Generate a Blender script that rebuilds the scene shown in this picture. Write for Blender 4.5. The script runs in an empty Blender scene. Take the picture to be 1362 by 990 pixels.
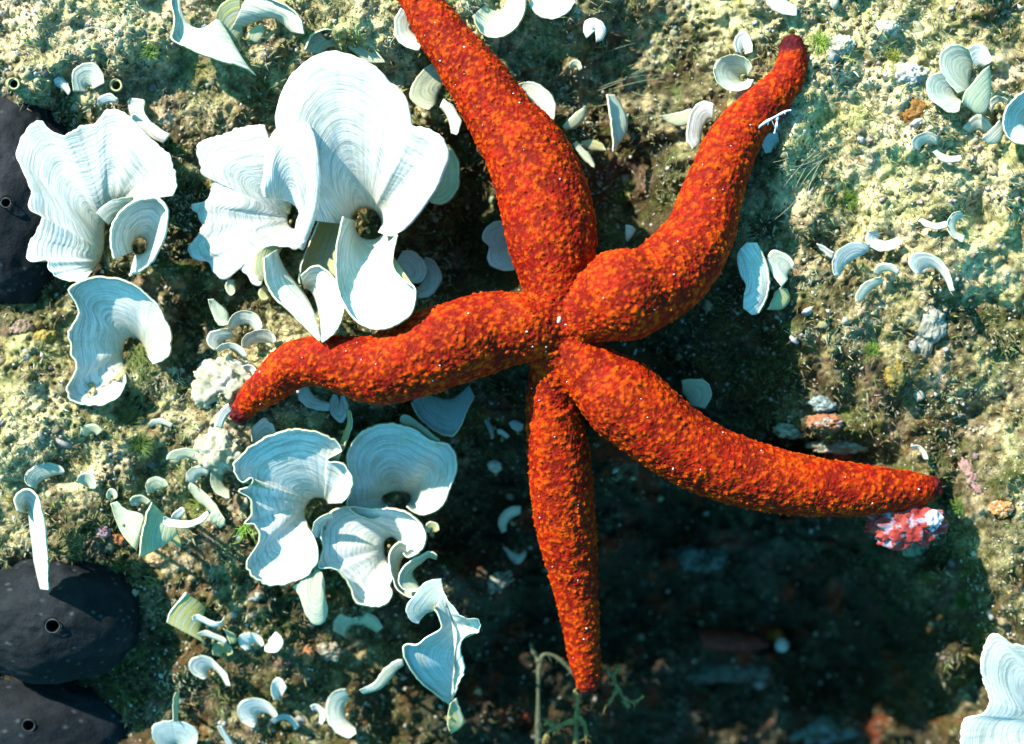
import bpy, bmesh, math
import numpy as np

# ------------------------------------------------------------------ camera, world, sun, exposure
K = 0.00025          # metres per photo pixel on the reef's reference level
D = 1650.0           # camera height in those units
W2, H2 = 681.0, 495.0
sc = bpy.context.scene
col = sc.collection
RNG = np.random.default_rng(7)

cam_d = bpy.data.cameras.new('camera')
cam = bpy.data.objects.new('camera', cam_d)
col.objects.link(cam)
cam.location = (0, 0, D * K)
cam.rotation_euler = (0, 0, 0)
cam_d.sensor_width = 36
cam_d.sensor_fit = 'HORIZONTAL'
cam_d.lens = 36 * D / 1362.0
cam_d.clip_start = 0.005
cam_d.clip_end = 20
cam_d.dof.use_dof = True
cam_d.dof.focus_distance = (D - 60) * K
cam_d.dof.aperture_fstop = 4.8
sc.camera = cam

SUN_EL, SUN_AZ = math.radians(32), math.radians(-46)      # azimuth from +Y towards +X; light comes from the upper left
w = bpy.data.worlds.new('World')
sc.world = w
w.use_nodes = True
nt = w.node_tree
bg = nt.nodes['Background']
sky = nt.nodes.new('ShaderNodeTexSky')
sky.sky_type = 'NISHITA'
sky.sun_disc = False
sky.sun_elevation = SUN_EL
sky.sun_rotation = SUN_AZ
tint = nt.nodes.new('ShaderNodeMix')
tint.data_type = 'RGBA'
tint.blend_type = 'MULTIPLY'
tint.inputs[0].default_value = 1.0
tint.inputs[7].default_value = (0.26, 0.95, 1.0, 1)
nt.links.new(sky.outputs[0], tint.inputs[6])
nt.links.new(tint.outputs[2], bg.inputs[0])
bg.inputs[1].default_value = 0.135
sun_d = bpy.data.lights.new('sun', 'SUN')
sun_d.energy = 5.0
sun_d.angle = math.radians(0.6)
sun_d.color = (1.0, 0.90, 0.83)
sun = bpy.data.objects.new('sun', sun_d)
col.objects.link(sun)
sun.rotation_euler = (math.pi / 2 - SUN_EL, 0, -SUN_AZ + math.pi)
from mathutils import Vector
sdir = Vector((math.sin(SUN_AZ) * math.cos(SUN_EL), math.cos(SUN_AZ) * math.cos(SUN_EL), math.sin(SUN_EL)))
sun.rotation_euler = sdir.to_track_quat('Z', 'Y').to_euler()
sc.view_settings.view_transform = 'Standard'
sc.view_settings.look = 'None'
sc.view_settings.exposure = 1.42
sc.view_settings.gamma = 1.0
sc.cycles.max_bounces = 5
sc.cycles.diffuse_bounces = 3
sc.cycles.transparent_max_bounces = 4


# ------------------------------------------------------------------ numpy helpers
def at(x, y, z):
    """photo pixel (x, y) at height z -> scene point in pixel units"""
    s = (D - z) / D
    return np.stack([(x - W2) * s, (H2 - y) * s, z + 0 * x], -1)


def hsh(*a):
    n = np.zeros(np.broadcast(*a).shape, dtype=np.int64)
    for v, p in zip(a, (374761393, 668265263, 2147483647, 1274126177)):
        n = n + v.astype(np.int64) * p
    n = (n ^ (n >> 13)) * 1274126177 & 0x7fffffff
    n = (n ^ (n >> 16)) * 668265263 & 0x7fffffff
    return ((n ^ (n >> 15)) & 0xffffff) / float(0xffffff)


def vn2(x, y, seed=0):
    ix, iy = np.floor(x), np.floor(y)
    fx, fy = x - ix, y - iy
    fx, fy = fx * fx * (3 - 2 * fx), fy * fy * (3 - 2 * fy)
    s = np.full(ix.shape, seed)
    a, b = hsh(ix, iy, s), hsh(ix + 1, iy, s)
    c, d = hsh(ix, iy + 1, s), hsh(ix + 1, iy + 1, s)
    return (a * (1 - fx) + b * fx) * (1 - fy) + (c * (1 - fx) + d * fx) * fy


def fbm2(x, y, seed=0, octv=4, gain=.5):
    t, a, n = 0, 1.0, 0
    for i in range(octv):
        t = t + a * (vn2(x * 2 ** i + 17.3 * i, y * 2 ** i - 9.1 * i, seed + i) - .5)
        n += a
        a *= gain
    return t / n * 2


def vn3(p, seed=0):
    i = np.floor(p)
    f = p - i
    f = f * f * (3 - 2 * f)
    s = np.full(i[..., 0].shape, seed)
    r = 0
    for dx in (0, 1):
        for dy in (0, 1):
            for dz in (0, 1):
                wt = (f[..., 0] if dx else 1 - f[..., 0]) * (f[..., 1] if dy else 1 - f[..., 1]) * (f[..., 2] if dz else 1 - f[..., 2])
                r = r + wt * hsh(i[..., 0] + dx, i[..., 1] + dy, i[..., 2] + dz, s)
    return r


def fbm3(p, seed=0, octv=3):
    t, a, n = 0, 1.0, 0
    for i in range(octv):
        t = t + a * (vn3(p * 2 ** i + 5.7 * i, seed + i) - .5)
        n += a
        a *= .5
    return t / n * 2


def worley2(x, y, seed=0):
    ix, iy = np.floor(x), np.floor(y)
    best = np.full(x.shape, 9.0)
    rid = np.zeros(x.shape)
    s = np.full(x.shape, seed)
    for dx in (-1, 0, 1):
        for dy in (-1, 0, 1):
            jx, jy = ix + dx, iy + dy
            px, py = jx + hsh(jx, jy, s), jy + hsh(jx, jy, s + 7)
            d = (px - x) ** 2 + (py - y) ** 2
            m = d < best
            best = np.where(m, d, best)
            rid = np.where(m, hsh(jx, jy, s + 3), rid)
    return np.sqrt(best), rid


def worley3(p, seed=0):
    i = np.floor(p)
    best = np.full(p.shape[:-1], 9.0)
    sec = np.full(p.shape[:-1], 9.0)
    rid = np.zeros(p.shape[:-1])
    s = np.full(p.shape[:-1], seed)
    for dx in (-1, 0, 1):
        for dy in (-1, 0, 1):
            for dz in (-1, 0, 1):
                j = i + np.array([dx, dy, dz])
                a = [j[..., 0], j[..., 1], j[..., 2]]
                q = j + np.stack([hsh(*a, s), hsh(*a, s + 11), hsh(*a, s + 23)], -1)
                d = np.sqrt(((q - p) ** 2).sum(-1))
                m = d < best
                sec = np.where(m, best, np.minimum(sec, d))
                best = np.where(m, d, best)
                rid = np.where(m, hsh(*a, s + 5), rid)
    return best, sec, rid


def sstep(a, b, x):
    t = np.clip((x - a) / (b - a), 0, 1)
    return t * t * (3 - 2 * t)


def spline(pts, n, param=None):
    """Catmull-Rom through pts, n samples"""
    P = np.asarray(pts, float)
    m = len(P)
    if m == 1:
        return np.repeat(P, n, 0)
    if param is None:
        param = np.linspace(0, m - 1, n)
    i = np.clip(np.floor(param).astype(int), 0, m - 2)
    t = (param - i)[:, None]
    g = lambda k: P[np.clip(k, 0, m - 1)]
    p0, p1, p2, p3 = g(i - 1), g(i), g(i + 1), g(i + 2)
    return .5 * (2 * p1 + (p2 - p0) * t + (2 * p0 - 5 * p1 + 4 * p2 - p3) * t ** 2 + (3 * p1 - p0 - 3 * p2 + p3) * t ** 3)


def arclen_param(pts, n):
    P = spline(pts, len(pts) * 8)
    s = np.r_[0, np.cumsum(np.linalg.norm(np.diff(P, axis=0), axis=1))]
    return np.interp(np.linspace(0, s[-1], n), s, np.linspace(0, len(pts) - 1, len(P))), s[-1]


# ------------------------------------------------------------------ object helpers
def tag(o, label=None, cat=None, group=None, kind=None):
    if label: o['label'] = label
    if cat: o['category'] = cat
    if group: o['group'] = group
    if kind: o['kind'] = kind
    return o


def empty(name, loc):
    o = bpy.data.objects.new(name, None)
    o.empty_display_size = .005
    o.location = [c * K for c in loc]
    col.objects.link(o)
    return o


def mesh_obj(name, V, F, mat, parent=None, origin=None, cols=None, vec=None, smooth=True, loc=None):
    """V (n,3) in pixel units (absolute), F (m,3|4) int; parent: an Empty whose location is the origin"""
    V = np.asarray(V, float)
    F = np.asarray(F, np.int32)
    if origin is None:
        origin = np.array(parent['_o']) if parent is not None and '_o' in parent else np.zeros(3)
    me = bpy.data.meshes.new(name)
    me.vertices.add(len(V))
    me.vertices.foreach_set('co', ((V - origin) * K).ravel().astype(np.float32))
    k = F.shape[1]
    me.loops.add(F.size)
    me.loops.foreach_set('vertex_index', F.ravel())
    me.polygons.add(len(F))
    me.polygons.foreach_set('loop_start', np.arange(0, F.size, k, dtype=np.int32))
    me.polygons.foreach_set('loop_total', np.full(len(F), k, np.int32))
    me.polygons.foreach_set('use_smooth', np.full(len(F), smooth))
    me.update(calc_edges=True)
    if cols is not None:
        a = me.color_attributes.new('Col', 'FLOAT_COLOR', 'POINT')
        c = np.ones((len(V), 4), np.float32)
        c[:, :3] = cols
        a.data.foreach_set('color', c.ravel())
    if vec is not None:
        a = me.attributes.new('frond', 'FLOAT_VECTOR', 'POINT')
        a.data.foreach_set('vector', np.asarray(vec, np.float32).ravel())
    me.materials.append(mat)
    o = bpy.data.objects.new(name, me)
    col.objects.link(o)
    if parent is not None:
        o.parent = parent
    elif origin is not None:
        o.location = [c * K for c in origin]
    return o


def thing(name, label, cat, loc, group=None):
    e = empty(name, loc)
    tag(e, label, cat, group)
    e['_o'] = [float(c) for c in loc]
    return e


def grid_faces(nu, nv, off=0, flip=False):
    i = np.arange(nu - 1)[:, None] * nv + np.arange(nv - 1)[None, :] + off
    f = np.stack([i, i + nv, i + nv + 1, i + 1], -1).reshape(-1, 4)
    return f[:, ::-1] if flip else f


def tube_mesh(P, R, n=8, squash=1.0, caps=True):
    P = np.asarray(P, float)
    R = np.broadcast_to(np.asarray(R, float), (len(P),))
    T = np.gradient(P, axis=0)
    T /= np.linalg.norm(T, axis=1)[:, None] + 1e-9
    up = np.tile([0, 0, 1.], (len(P), 1))
    bad = np.abs(T[:, 2]) > .95
    up[bad] = [0, 1, 0]
    A = np.cross(T, up)
    A /= np.linalg.norm(A, axis=1)[:, None] + 1e-9
    B = np.cross(A, T)
    th = np.linspace(0, 2 * np.pi, n, endpoint=False)
    V = (P[:, None] + (A[:, None] * np.cos(th)[None, :, None] + B[:, None] * np.sin(th)[None, :, None] * squash) * R[:, None, None]).reshape(-1, 3)
    m = len(P)
    i = np.arange(m - 1)[:, None] * n
    j = np.arange(n)[None, :]
    F = np.stack([i + j, i + (j + 1) % n, i + n + (j + 1) % n, i + n + j], -1).reshape(-1, 4)
    if caps:
        c0, c1 = len(V), len(V) + 1
        V = np.vstack([V, P[0], P[-1]])
        jj = np.arange(n)
        F = np.vstack([F, np.stack([np.full(n, c0), (jj + 1) % n, jj, jj], -1) * 1])
        F = np.vstack([F, np.stack([np.full(n, c1), (m - 1) * n + jj, (m - 1) * n + (jj + 1) % n, (m - 1) * n + (jj + 1) % n], -1)])
    return V, F


def merge(parts):
    V, F, n = [], [], 0
    for v, f in parts:
        V.append(v)
        F.append(np.asarray(f) + n)
        n += len(v)
    return np.vstack(V), np.vstack(F)


def tris(F):
    """quads (degenerate allowed) -> triangles"""
    F = np.asarray(F)
    if F.shape[1] == 3: return F
    a, b = F[:, [0, 1, 2]], F[:, [0, 2, 3]]
    T = np.vstack([a, b])
    ok = (T[:, 0] != T[:, 1]) & (T[:, 1] != T[:, 2]) & (T[:, 0] != T[:, 2])
    return T[ok]


# ------------------------------------------------------------------ materials
def mat_base(name, rough=.7, spec=.25):
    m = bpy.data.materials.new(name)
    m.use_nodes = True
    n = m.node_tree
    b = n.nodes['Principled BSDF']
    b.inputs['Roughness'].default_value = rough
    b.inputs['Specular IOR Level'].default_value = spec
    return m, n, b


def nd(n, t, **kw):
    x = n.nodes.new(t)
    for k_, v in kw.items():
        setattr(x, k_, v)
    return x


def px_coords(n):
    tc = nd(n, 'ShaderNodeTexCoord')
    vm = nd(n, 'ShaderNodeVectorMath', operation='SCALE')
    vm.inputs['Scale'].default_value = 1 / K
    n.links.new(tc.outputs['Object'], vm.inputs[0])
    return vm.outputs[0]


def noise(n, vec, scale, detail=3, rough=.55):
    t = nd(n, 'ShaderNodeTexNoise')
    t.inputs['Scale'].default_value = scale
    t.inputs['Detail'].default_value = detail
    t.inputs['Roughness'].default_value = rough
    n.links.new(vec, t.inputs['Vector'])
    return t.outputs['Fac']


def ramp(n, fac, stops):
    r = nd(n, 'ShaderNodeValToRGB')
    e = r.color_ramp.elements
    while len(e) < len(stops): e.new(.5)
    for el, (p, c) in zip(e, stops):
        el.position = p
        el.color = (*c, 1) if not isinstance(c, (int, float)) else (c, c, c, 1)
    n.links.new(fac, r.inputs[0])
    return r.outputs[0]


def mixc(n, f, a, b, mode='MIX'):
    x = nd(n, 'ShaderNodeMix', data_type='RGBA', blend_type=mode)
    for sock, v in ((0, f), (6, a), (7, b)):
        if isinstance(v, (int, float)): x.inputs[sock].default_value = v
        elif isinstance(v, tuple): x.inputs[sock].default_value = (*v, 1)
        else: n.links.new(v, x.inputs[sock])
    return x.outputs[2]


def bump(n, b, h, dist, strength=1.0, prev=None):
    x = nd(n, 'ShaderNodeBump')
    x.inputs['Strength'].default_value = strength
    x.inputs['Distance'].default_value = dist * K
    n.links.new(h, x.inputs['Height'])
    if prev is not None: n.links.new(prev, x.inputs['Normal'])
    n.links.new(x.outputs[0], b.inputs['Normal'])
    return x.outputs[0]


def vcol_mat(name, rough=.75, spec=.25, var=.5, scale=.35, bmp=1.0, sss=0):
    """vertex albedo + grain"""
    m, n, b = mat_base(name, rough, spec)
    at_ = nd(n, 'ShaderNodeAttribute', attribute_name='Col')
    v = px_coords(n)
    f = noise(n, v, scale, 4, .65)
    g = ramp(n, f, [(.3, 1 - var), (.7, 1 + 0 * var)])
    n.links.new(mixc(n, 1.0, at_.outputs['Color'], g, 'MULTIPLY'), b.inputs['Base Color'])
    if bmp: bump(n, b, f, bmp)
    if sss:
        b.inputs['Subsurface Weight'].default_value = sss
        b.inputs['Subsurface Radius'].default_value = (6 * K, 2 * K, 1 * K)
        b.inputs['Subsurface Scale'].default_value = 1.0
    return m


def flat_mat(name, c, c2=None, rough=.7, spec=.25, scale=.2, bmp=.8):
    m, n, b = mat_base(name, rough, spec)
    v = px_coords(n)
    f = noise(n, v, scale, 4, .6)
    c2 = c2 or tuple(x * .55 for x in c)
    n.links.new(ramp(n, f, [(.35, c2), (.65, c)]), b.inputs['Base Color'])
    if bmp: bump(n, b, f, bmp)
    return m


def rock_mat():
    m, n, b = mat_base('encrusted_rock', .85, .2)
    at_ = nd(n, 'ShaderNodeAttribute', attribute_name='Col')
    v = px_coords(n)
    f1 = noise(n, v, .12, 5, .7)
    f2 = noise(n, v, .5, 4, .7)
    vor = nd(n, 'ShaderNodeTexVoronoi')
    vor.inputs['Scale'].default_value = .22
    n.links.new(v, vor.inputs['Vector'])
    c = mixc(n, 1.0, at_.outputs['Color'], ramp(n, f1, [(.32, (.45, .5, .45)), (.5, (.95, .95, .9)), (.68, (1.45, 1.4, 1.3))]), 'MULTIPLY')
    c = mixc(n, 1.0, c, ramp(n, f2, [(.3, (.62, .62, .62)), (.7, (1.3, 1.3, 1.25))]), 'MULTIPLY')
    n.links.new(c, b.inputs['Base Color'])
    p = bump(n, b, f2, 2.2)
    bump(n, b, vor.outputs['Distance'], 1.0, .5, p)
    return m


def frond_mat():
    m, n, b = mat_base('fan_alga_blade', .55, .3)
    col_ = nd(n, 'ShaderNodeAttribute', attribute_name='Col')
    fr = nd(n, 'ShaderNodeAttribute', attribute_name='frond')
    def sc_(vec):
        q = nd(n, 'ShaderNodeVectorMath', operation='MULTIPLY')
        q.inputs[1].default_value = vec
        n.links.new(fr.outputs['Vector'], q.inputs[0])
        return q.outputs[0]
    bands = noise(n, sc_((.006, .13, 0)), 1.0, 4, .7)
    fine = noise(n, sc_((.02, .62, 0)), 1.0, 2, .5)
    rad = noise(n, sc_((.55, .03, 0)), 1.0, 2, .5)
    blot = noise(n, px_coords(n), .035, 4, .65)
    spk = noise(n, px_coords(n), .35, 3, .6)
    c = mixc(n, ramp(n, bands, [(.39, .85), (.46, .2), (.50, .0), (.55, .0), (.60, .6)]), col_.outputs['Color'], (.47, .52, .46), 'MIX')
    c = mixc(n, ramp(n, blot, [(.38, .34), (.52, .0)]), c, (.50, .50, .32), 'MIX')
    c = mixc(n, 1.0, c, ramp(n, fine, [(.35, (.72, .74, .72)), (.6, (1, 1, 1))]), 'MULTIPLY')
    c = mixc(n, 1.0, c, ramp(n, rad, [(.3, (.88, .9, .86)), (.6, (1, 1, 1))]), 'MULTIPLY')
    c = mixc(n, ramp(n, spk, [(.22, .85), (.29, .0)]), c, (.16, .15, .09), 'MIX')
    n.links.new(c, b.inputs['Base Color'])
    bp = bump(n, b, bands, 1.1, .7)
    bump(n, b, fine, .5, .7, bp)
    tr = nd(n, 'ShaderNodeBsdfTranslucent')
    n.links.new(mixc(n, 1.0, c, (.75, .95, .55), 'MULTIPLY'), tr.inputs['Color'])
    mx = nd(n, 'ShaderNodeMixShader')
    mx.inputs[0].default_value = .22
    n.links.new(b.outputs[0], mx.inputs[1])
    n.links.new(tr.outputs[0], mx.inputs[2])
    n.links.new(mx.outputs[0], n.nodes['Material Output'].inputs[0])
    return m


M_ROCK = rock_mat()
M_FROND = frond_mat()
M_MARGIN = flat_mat('fan_alga_margin', (.66, .68, .56), (.50, .54, .36), .5, .3, .08, .4)
M_STALK = flat_mat('fan_alga_stalk', (.34, .32, .14), (.16, .15, .06))
M_STAR = vcol_mat('starfish_skin', .6, .07, .4, .55, 1.2, 0)
M_VCOL = vcol_mat('reef_bits', .7, .3, .45, .25, .6)
M_SPONGE = vcol_mat('dark_sponge_skin', .8, .16, .5, .18, 1.4)

# ------------------------------------------------------------------ starfish arms: (x, y, radius, height of the axis)
ARMS = {
    'A': [(500, -110, 14, 10), (530, -50, 24, 20), (553, -12, 27, 26), (572, 22, 31, 30), (597, 58, 35, 36), (637, 110, 42, 42), (671, 164, 48, 46), (698, 200, 56, 50),
          (722, 257, 62, 54), (735, 325, 61, 56), (739, 375, 48, 58), (742, 420, 38, 58)],
    'B': [(1053, 60, 17, 22), (1054, 84, 22, 24), (1042, 111, 25, 26), (1014, 142, 30, 30), (988, 170, 34, 36), (968, 203, 38, 42), (948, 256, 42, 48), (930, 312, 48, 54),
          (901, 354, 54, 64), (864, 382, 56, 78), (826, 394, 63, 88), (788, 412, 48, 74), (752, 434, 34, 60)],
    'C': [(745, 458, 34, 58), (787, 496, 43, 62), (818, 523, 54, 64), (848, 548, 55, 62), (900, 588, 51, 58), (962, 620, 48, 50), (1038, 641, 44, 42), (1110, 650, 39, 34),
          (1170, 652, 33, 26), (1222, 650, 23, 18), (1242, 648, 15, 14)],
    'D': [(742, 465, 30, 52), (733, 510, 33, 42), (736, 555, 38, 30), (744, 610, 43, 16), (748, 660, 43, 2), (755, 715, 40, -14), (764, 770, 33, -30), (772, 830, 26, -44),
          (778, 880, 22, -56), (782, 908, 17, -62)],
    'E': [(317, 553, 14, 18), (335, 530, 21, 26), (358, 512, 27, 46), (390, 487, 33, 54), (426, 480, 35, 72), (463, 486, 41, 74), (505, 492, 48, 76), (550, 475, 56, 78),
          (600, 458, 56, 80), (650, 442, 55, 66), (695, 436, 48, 68), (738, 440, 40, 58)],
}

# ------------------------------------------------------------------ reef height (in pixel units) over the photo's pixels
HN = np.array([
    [0, 0, 10, 0, 20, 0, -10, -10, 10, 20, 10],
    [-10, 0, 0, -10, -10, -30, -40, -10, 15, 30, 20],
    [-30, -20, -20, -30, -40, -80, -60, -30, 5, 20, 10],
    [-50, -30, -40, -50, -70, -100, -60, -50, 0, 10, 0],
    [-30, -40, -70, -30, -50, -40, -30, -85, -30, -10, -20],
    [-10, -10, -30, 0, -70, -70, -30, -90, -45, -15, 0],
    [0, -10, -20, -40, -110, -160, -160, -230, -190, -60, 0],
    [-60, -60, -40, -60, -130, -220, -270, -340, -360, -220, 10],
    [-90, -90, -60, -80, -150, -250, -340, -420, -470, -340, -20],
    [-100, -90, -70, -80, -160, -250, -340, -440, -500, -340, -40]], float)
PN = np.array([  # rock paleness, with hollow shade and hazy top brightness painted in
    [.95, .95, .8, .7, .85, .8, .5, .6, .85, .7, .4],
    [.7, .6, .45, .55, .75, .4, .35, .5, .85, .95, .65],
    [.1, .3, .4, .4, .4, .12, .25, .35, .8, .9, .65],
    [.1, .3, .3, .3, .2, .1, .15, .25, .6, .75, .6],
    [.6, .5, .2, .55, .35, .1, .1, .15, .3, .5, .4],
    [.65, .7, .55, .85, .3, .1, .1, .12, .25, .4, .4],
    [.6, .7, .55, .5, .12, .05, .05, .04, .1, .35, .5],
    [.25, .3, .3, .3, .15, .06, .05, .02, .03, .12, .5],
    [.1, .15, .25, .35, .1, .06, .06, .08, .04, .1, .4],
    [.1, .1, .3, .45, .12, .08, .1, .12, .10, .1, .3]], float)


def cubic_map(G, x, y):
    r, c = G.shape
    gx = np.clip(x / 1362 * (c - 1), 0, c - 1.001)
    gy = np.clip(y / 990 * (r - 1), 0, r - 1.001)
    ix, iy = np.floor(gx).astype(int), np.floor(gy).astype(int)
    fx, fy = gx - ix, gy - iy

    def wts(t):
        return [(1 - t) ** 3 / 6, (3 * t ** 3 - 6 * t ** 2 + 4) / 6, (-3 * t ** 3 + 3 * t ** 2 + 3 * t + 1) / 6, t ** 3 / 6]
    wx, wy = wts(fx), wts(fy)
    out = 0
    for j in range(4):
        for i in range(4):
            out = out + wy[j] * wx[i] * G[np.clip(iy + j - 1, 0, r - 1), np.clip(ix + i - 1, 0, c - 1)]
    return out


_sup = []
for kx, L in ARMS.items():
    q = spline(L, 60)
    if kx == 'D': q = q[:22]
    if kx == 'A': q = q[10:]
    _sup.append(q[::3])
_sup = np.vstack(_sup)
LUMPS = [  # x, y, sx, sy, dh : local knolls and hollows
    (305, 530, 42, 50, 34), (300, 610, 30, 26, 22), (1210, 705, 50, 30, 60), (630, 320, 50, 80, -50), (835, 240, 34, 60, -45), (250, 430, 30, 40, -40),
    (1000, 460, 50, 40, -30), (880, 490, 50, 28, -50), (1190, 480, 40, 60, 30), (120, 60, 120, 40, 14), (1180, 130, 90, 70, 16), (1250, 370, 60, 40, 26),
    (1090, 570, 60, 26, 55), (620, 600, 60, 60, -50), (1050, 230, 50, 100, 36), (1060, 370, 60, 60, 30), (1090, 470, 60, 70, 30), (1085, 120, 36, 60, 12), (1238, 770, 34, 24, 90), (1262, 880, 26, 30, 110), (1170, 700, 26, 16, 70), (1130, 820, 50, 26, 60), (1120, 80, 40, 40, 14), (60, 600, 70, 60, 20), (370, 850, 60, 40, 14), (470, 20, 80, 40, 16),
    (780, 930, 60, 60, 120), (640, 780, 60, 30, 60), (960, 880, 120, 34, 70), (1050, 960, 100, 40, 60), (1320, 760, 60, 80, 24)]


def base_h(x, y):
    h = cubic_map(HN, x, y)
    for (a, b, sx, sy, d) in LUMPS:
        h = h + d * np.exp(-((x - a) / sx) ** 2 - ((y - b) / sy) ** 2)
    return h


def reef_h(x, y, fine=True):
    x = np.asarray(x, float); y = np.asarray(y, float)
    wx = x + 14 * fbm2(x / 60, y / 60, 40, 3)
    wy = y + 14 * fbm2(x / 60, y / 60, 50, 3)
    h = base_h(wx, wy)
    h = h + 26 * fbm2(x / 110, y / 110, 1, 2) + 24 * fbm2(wx / 42, wy / 42, 3, 3)
    steep = sstep(-70, -200, h)
    h = h + steep * 75 * fbm2(x / 75, y / 60, 201, 4, .6)
    if fine:
        d, r = worley2(wx / 17, wy / 17, 5)
        h = h + 9 * (.55 - d) * (0.3 + r)
        d, r = worley2(wx / 7.5, wy / 7.5, 9)
        msk = sstep(.35, .6, vn2(x / 40, y / 40, 77))
        h = h + (3.4 * (.5 - d) * (.2 + r)) * (.45 + .55 * msk)
        pit, r2 = worley2(x / 12, y / 12, 21)
        pm = sstep(.5, .75, vn2(x / 90, y / 90, 31)) * (r2 > .45)
        h = h - 9 * pm * np.exp(-(pit / .25) ** 2)
        h = h + 3.4 * fbm2(x / 5, y / 5, 12, 3, .7)
    # the star rests on the rock: the rock comes up under its arms
    for (ax, ay, ar, az) in _sup:
        d2 = ((x - ax) ** 2 + (y - ay) ** 2) / (ar * .62) ** 2
        k = np.exp(-d2)
        tgt = az - ar * .8
        h = np.where(h < tgt, h + (tgt - h) * k * .9, np.where(h > az - ar * .5, h + (az - ar * .6 - h) * k, h))
    return h


def H(x, y):
    return float(reef_h(np.array([x]), np.array([y]), False)[0])


def reef_cols(x, y, h):
    P = cubic_map(PN, x, y)
    n1 = fbm2(x / 38, y / 38, 60, 5, .65)
    n2 = fbm2(x / 9, y / 9, 70, 4, .7)
    n3 = fbm2(x / 60, y / 60, 80, 4)
    n4 = fbm2(x / 30, y / 30, 90, 4)
    n5 = fbm2(x / 24, y / 24, 95, 4)
    c = lambda r, g, b: np.array([r, g, b])
    turf = c(.085, .075, .035)
    C = np.ones(x.shape + (3,)) * turf
    def mix(m, k):
        nonlocal C
        m = np.clip(m, 0, 1)[..., None]
        C = C * (1 - m) + np.asarray(k) * m
    mix(sstep(-.1, .5, n3) * .8, (.12, .085, .035))
    mix(sstep(.05, .4, n4), (.10, .12, .035))
    mix(sstep(.25, .5, -n4) * .8, (.05, .06, .05))
    mix(sstep(.2, .5, n5) * .55, (.19, .10, .03))
    mix(sstep(.3, .5, fbm2(x / 34, y / 34, 101, 4)) * .7, (.26, .16, .16))
    mix(sstep(.34, .55, fbm2(x / 22, y / 22, 111, 4)) * .8, (.10, .17, .03))
    pale = sstep(.35, -.25, .6 - P * 1.15 - n1 * .55 - n2 * .45)
    mix(pale * .95, (.44, .43, .29))
    mix(sstep(.55, 1.0, P + n1 * .7 + n2 * .6) * .8, (.66, .64, .50))
    mix(sstep(.42, .6, n2 + .5 * n5) * sstep(.15, .6, P), (.5, .42, .22))
    dark = sstep(.22, .03, P)  # dark turf of the hollows, with their shade put into the colour
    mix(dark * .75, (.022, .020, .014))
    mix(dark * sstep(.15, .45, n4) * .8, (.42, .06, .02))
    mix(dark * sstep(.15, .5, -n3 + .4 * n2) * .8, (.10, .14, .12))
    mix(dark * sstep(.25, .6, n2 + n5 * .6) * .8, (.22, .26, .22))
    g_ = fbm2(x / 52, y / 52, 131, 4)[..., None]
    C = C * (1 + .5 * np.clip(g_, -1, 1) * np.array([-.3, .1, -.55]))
    return C * (.5 + .42 * sstep(.2, .8, P + .3 * n1)[..., None]) * np.array([1.13, 1.0, .76]) * (1 - .3 * dark[..., None])  # last factor deepens the painted shade of the hollows


def build_reef():
    sx = 2.25
    inner_x = np.arange(-60, 1430, sx)
    inner_y = np.arange(-60, 1060, sx)
    def outer(a0, n, sgn):
        s, r = sx, []
        v = a0
        for _ in range(n):
            s *= 1.035
            v += sgn * s
            r.append(v)
        return np.array(r)
    X = np.r_[outer(-60, 115, -1)[::-1], inner_x, outer(inner_x[-1], 115, 1)]
    Y = np.r_[outer(-60, 115, -1)[::-1], inner_y, outer(inner_y[-1], 115, 1)]
    gx, gy = np.meshgrid(X, Y, indexing='ij')
    h = reef_h(gx, gy)
    V = at(gx, gy, h).reshape(-1, 3)
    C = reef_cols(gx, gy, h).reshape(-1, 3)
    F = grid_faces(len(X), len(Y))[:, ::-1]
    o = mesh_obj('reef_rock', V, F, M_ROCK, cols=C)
    tag(o, 'uneven reef rock overgrown with olive turf, pale crusts and a dark hollow at lower right', kind='structure')


build_reef()


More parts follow.
